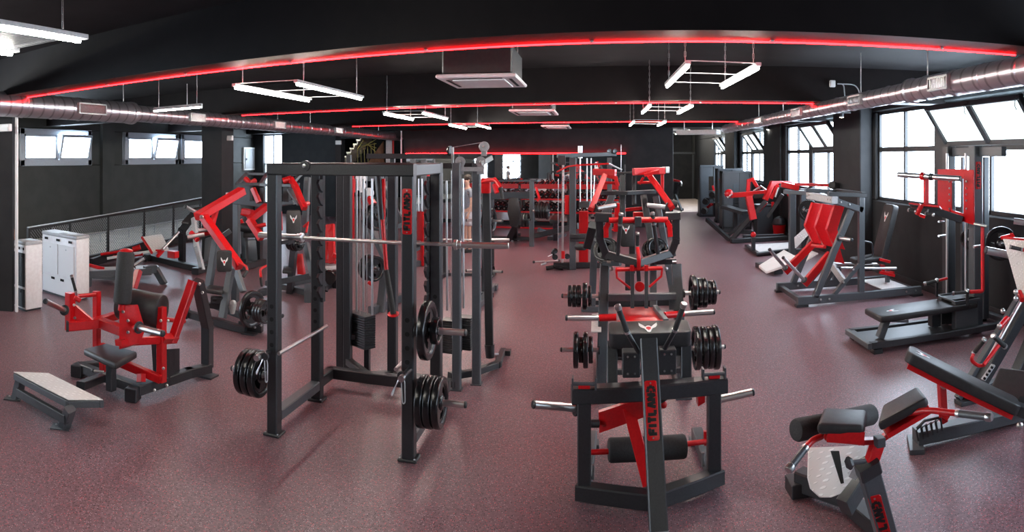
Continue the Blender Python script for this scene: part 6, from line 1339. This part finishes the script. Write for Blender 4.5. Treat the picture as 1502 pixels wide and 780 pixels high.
# ------------------------------------------------------------------ PEOPLE
def skinned(pts, edges, radii, m, name, parent=None, loc=V(), lev=2):
    me = bpy.data.meshes.new(name); me.from_pydata([p*S for p in pts], edges, []); o = bpy.data.objects.new(name, me); COL.objects.link(o)
    md = o.modifiers.new('skin', 'SKIN'); md.use_smooth_shade = True
    for i, r in enumerate(radii):
        v = me.skin_vertices[0].data[i]; rr = r if isinstance(r, tuple) else (r, r); v.radius = (rr[0]*S, rr[1]*S); v.use_root = (i == 0)
    s2 = o.modifiers.new('sub', 'SUBSURF'); s2.levels = lev; s2.render_levels = lev
    dg = bpy.context.evaluated_depsgraph_get(); ev = o.evaluated_get(dg); nm = bpy.data.meshes.new_from_object(ev); bpy.data.objects.remove(o)
    nm.materials.clear(); nm.materials.append(MATS[m]); nm.polygons.foreach_set('material_index', [0]*len(nm.polygons)); nm.polygons.foreach_set('use_smooth', [True]*len(nm.polygons))
    o = bpy.data.objects.new(name, nm); COL.objects.link(o)
    if parent: o.parent = parent
    return o
def person(loc, yaw, label, shirt, shorts, h=1.92, group=None, cap=None, armup=0.):
    loc = toP(loc); k = h/1.75; root = bpy.data.objects.new('person', None); COL.objects.link(root); root.location = loc*S; root.rotation_euler = (0,0,yaw); root['label'] = label; root['category'] = 'person'
    if group: root['group'] = group
    P = lambda x, y, z: V((x,y,z))*k
    # joints: x = to the person's left/right, y = front (-y is forward)
    J = [P(0,0,.95),P(0,.01,1.12),P(0,.02,1.30),P(0,.015,1.43),P(0,0,1.50),P(0,-.01,1.60),P(0,-.015,1.68)]
    Rr = [(.13,.10),(.115,.085),(.145,.10),(.10,.075),.048,.078,.07]
    E_ = [(0,1),(1,2),(2,3),(3,4),(4,5),(5,6)]
    def chain_(start, pts, rs):
        i0 = start
        for p, r in zip(pts, rs): J.append(p); Rr.append(r); E_.append((i0, len(J)-1)); i0 = len(J)-1
        return i0
    for s_ in (-1,1):
        chain_(0, [P(s_*.09,0,.88),P(s_*.10,-.01,.50),P(s_*.10,.02,.10),P(s_*.105,-.02,.045),P(s_*.11,-.15,.03)], [.085,.055,.038,.04,.028])
        a = armup*(1 if s_ < 0 else .4)
        w = chain_(3, [P(s_*.17,.01,1.40),P(s_*.23,-.02-.10*a,1.13+.05*a),P(s_*.25,-.10-.20*a,.90+.25*a),P(s_*.25,-.13-.24*a,.83+.27*a)], [.055,.040,.027,(.036,.018)])
        b_ = J[w]
        for q in range(4): chain_(w, [b_+P(0,(q-1.5)*.018-.01,-.045),b_+P(0,(q-1.5)*.020-.015,-.085-.01*(q in (1,2)))], [.009,.007])
        chain_(w, [b_+P(-s_*.02,-.04,-.02),b_+P(-s_*.02,-.055,-.05)], [.010,.008])
    skinned(J, E_, Rr, 'skin', 'body', root)
    skinned([P(0,0,.93),P(0,.01,1.12),P(0,.02,1.30),P(0,.015,1.42),P(-.165,.01,1.39),P(-.21,-.01-.05*armup,1.23),P(.165,.01,1.39),P(.21,-.01,1.23)], [(0,1),(1,2),(2,3),(3,4),(4,5),(3,6),(6,7)], [(.155,.12),(.14,.105),(.165,.12),(.11,.085),.070,.062,.070,.062], shirt, 'shirt', root)
    skinned([P(0,0,.97),P(-.09,0,.85),P(-.10,-.005,.58),P(.09,0,.85),P(.10,-.005,.58)], [(0,1),(1,2),(0,3),(3,4)], [(.17,.14),.135,.12,.135,.12], shorts, 'shorts', root)
    hb = MB('hair' if not cap else cap); hb.sphere(P(0,.010,1.695), .092*k, sq=(.92,1.05,.95)); hb.sphere(P(0,.045,1.64), .075*k) ; 
    if cap: hb.box(P(0,-.10,1.70), (.13,.10,.015))
    o = hb.build('hair' if not cap else 'cap', root)
    def bit(nm_, c_, r_, sq_, mt='skin'): q_ = MB(mt); q_.sphere(c_, r_*k, mt, sq=sq_); q_.build(nm_, root)
    bit('nose', P(0,-.085,1.625), .016, (.7,1,1.2)); bit('ear', P(-.077,0,1.635), .018, (.4,.8,1.3)); bit('ear', P(.077,0,1.635), .018, (.4,.8,1.3))
    for s_ in (-1,1): bit('eye', P(s_*.03,-.075,1.65), .010, (1,1,1), 'print_black')
    bit('mouth', P(0,-.086,1.583), .018, (1.2,.4,.3), 'print_red')
    sh_ = MB('cloth_black')
    for s_ in (-1,1): sh_.slab([P(s_*.07,.09,.0),P(s_*.145,.09,0),P(s_*.155,-.17,0),P(s_*.075,-.19,0)], V((0,0,.075*k)), .025, 2)
    sh_.build('shoes', root)
    return root
person(G(681,369)+V((.08,0,0)), math.radians(-50), 'person in grey T-shirt and pale shorts standing beyond the cable machine', 'cloth_grey', 'cloth_pale', 1.93)
def mirrored(px, r):
    t = (px-CX)/F; v = V((math.sin(t)*r, math.cos(t)*r, 0)); return v - NB*(2*(v.dot(NB)-(DW-.03)))
person(mirrored(723,40.5), math.radians(60), 'person in red T-shirt and dark cap seen in the mirror', 'cloth_red', 'cloth_black', 1.95, cap='cloth_black', armup=1)
person(mirrored(746,39.5), math.radians(70), 'person in pale top with dark shorts seen in the mirror', 'cloth_pale', 'cloth_black', 1.85)
th = Thing('seated_press_machine', 'dark seated machine with red side arm standing between the wide column and the glazed door', 'exercise machine', G(366,392))
mb = MB('black_metal'); mb.beam(G(352,398)+V((0,0,.07)), G(388,388)+V((0,0,.07)), .12,.12); mb.beam(G(352,380)+V((0,0,.07)), G(388,372)+V((0,0,.07)), .10,.10); mb.beam(G(357,395)+V((0,0,.07)), G(362,377)+V((0,0,.07)), .10,.10); mb.beam(G(380,385), (380,300,14.6), .14, up=V((0,1,0))); mb.beam(G(360,388), (357,318,14.6), .12, up=V((0,1,0))); mb.beam((357,318,14.6),(384,318,14.8), .10,.14); th.part('frame', mb)
mb = MB('grey_metal'); mb.slab([(358,352,14.5),(386,352,14.7),(386,382,14.7),(358,384,14.5)], V((0,.3,0)), .02); th.part('weight_box', mb)
mb = MB('vinyl'); mb.roller((354,333,14.2),(372,335,14.0), .10); mb.slab([(356,342,14.0),(376,342,14.0),(378,334,14.6),(360,334,14.6)], V((0,0,-.10)), .02); th.part('pads', mb)
mb = MB(R); mb.beam((354,310,14.2),(371,316,14.2), .16,.14); mb.beam((352,322,14.2),(356,330,14.2), .1); th.part('red_side_arm', mb)
import re
for o in bpy.data.objects:
    if 'label' in o and not o.name.startswith('camera'):
        t = o['label']
        t = re.sub(r'\bleft of\b', 'ramp-side of', t); t = re.sub(r'\bright of\b', 'window-side of', t)
        t = re.sub(r'\bfrom left\b', 'from the ramp-side end', t)
        t = re.sub(r'\bleft\b', 'ramp-side', t); t = re.sub(r'\bright\b', 'window-side', t); o['label'] = t
# ================================================================== CAMERA, SKY, COLOUR
cd = bpy.data.cameras.new('camera'); cam = bpy.data.objects.new('camera', cd); COL.objects.link(cam)
cd.type = 'PANO'; cd.panorama_type = 'CENTRAL_CYLINDRICAL'
W_, H_ = 1502, 780
cd.central_cylindrical_range_u_min = -(W_/2)/F; cd.central_cylindrical_range_u_max = (W_/2)/F
cd.central_cylindrical_range_v_min = (HY-H_)/F; cd.central_cylindrical_range_v_max = HY/F
cd.central_cylindrical_radius = 1.0
cd.clip_start = .02
cam.location = (0, 0, HC*S); cam.rotation_euler = (PI/2, 0, -((W_/2)-CX)/F)
sc.camera = cam
w = bpy.data.worlds.new('world'); w.use_nodes = True; sc.world = w
w.node_tree.nodes['Background'].inputs['Color'].default_value = (.8,.9,1,1); w.node_tree.nodes['Background'].inputs['Strength'].default_value = 1.0
sc.view_settings.view_transform = 'Standard'; sc.view_settings.look = 'None'; sc.view_settings.gamma = 1.0
sc.view_settings.use_curve_mapping = False; sc.view_settings.exposure = 1.3
c = sc.cycles; c.use_denoising = True; c.max_bounces = 7; c.diffuse_bounces = 4; c.glossy_bounces = 4; c.transmission_bounces = 2
c.caustics_reflective = False; c.caustics_refractive = False; c.sample_clamp_indirect = 6.; c.use_light_tree = True
try: c.denoiser = 'OPENIMAGEDENOISE'
except Exception: pass
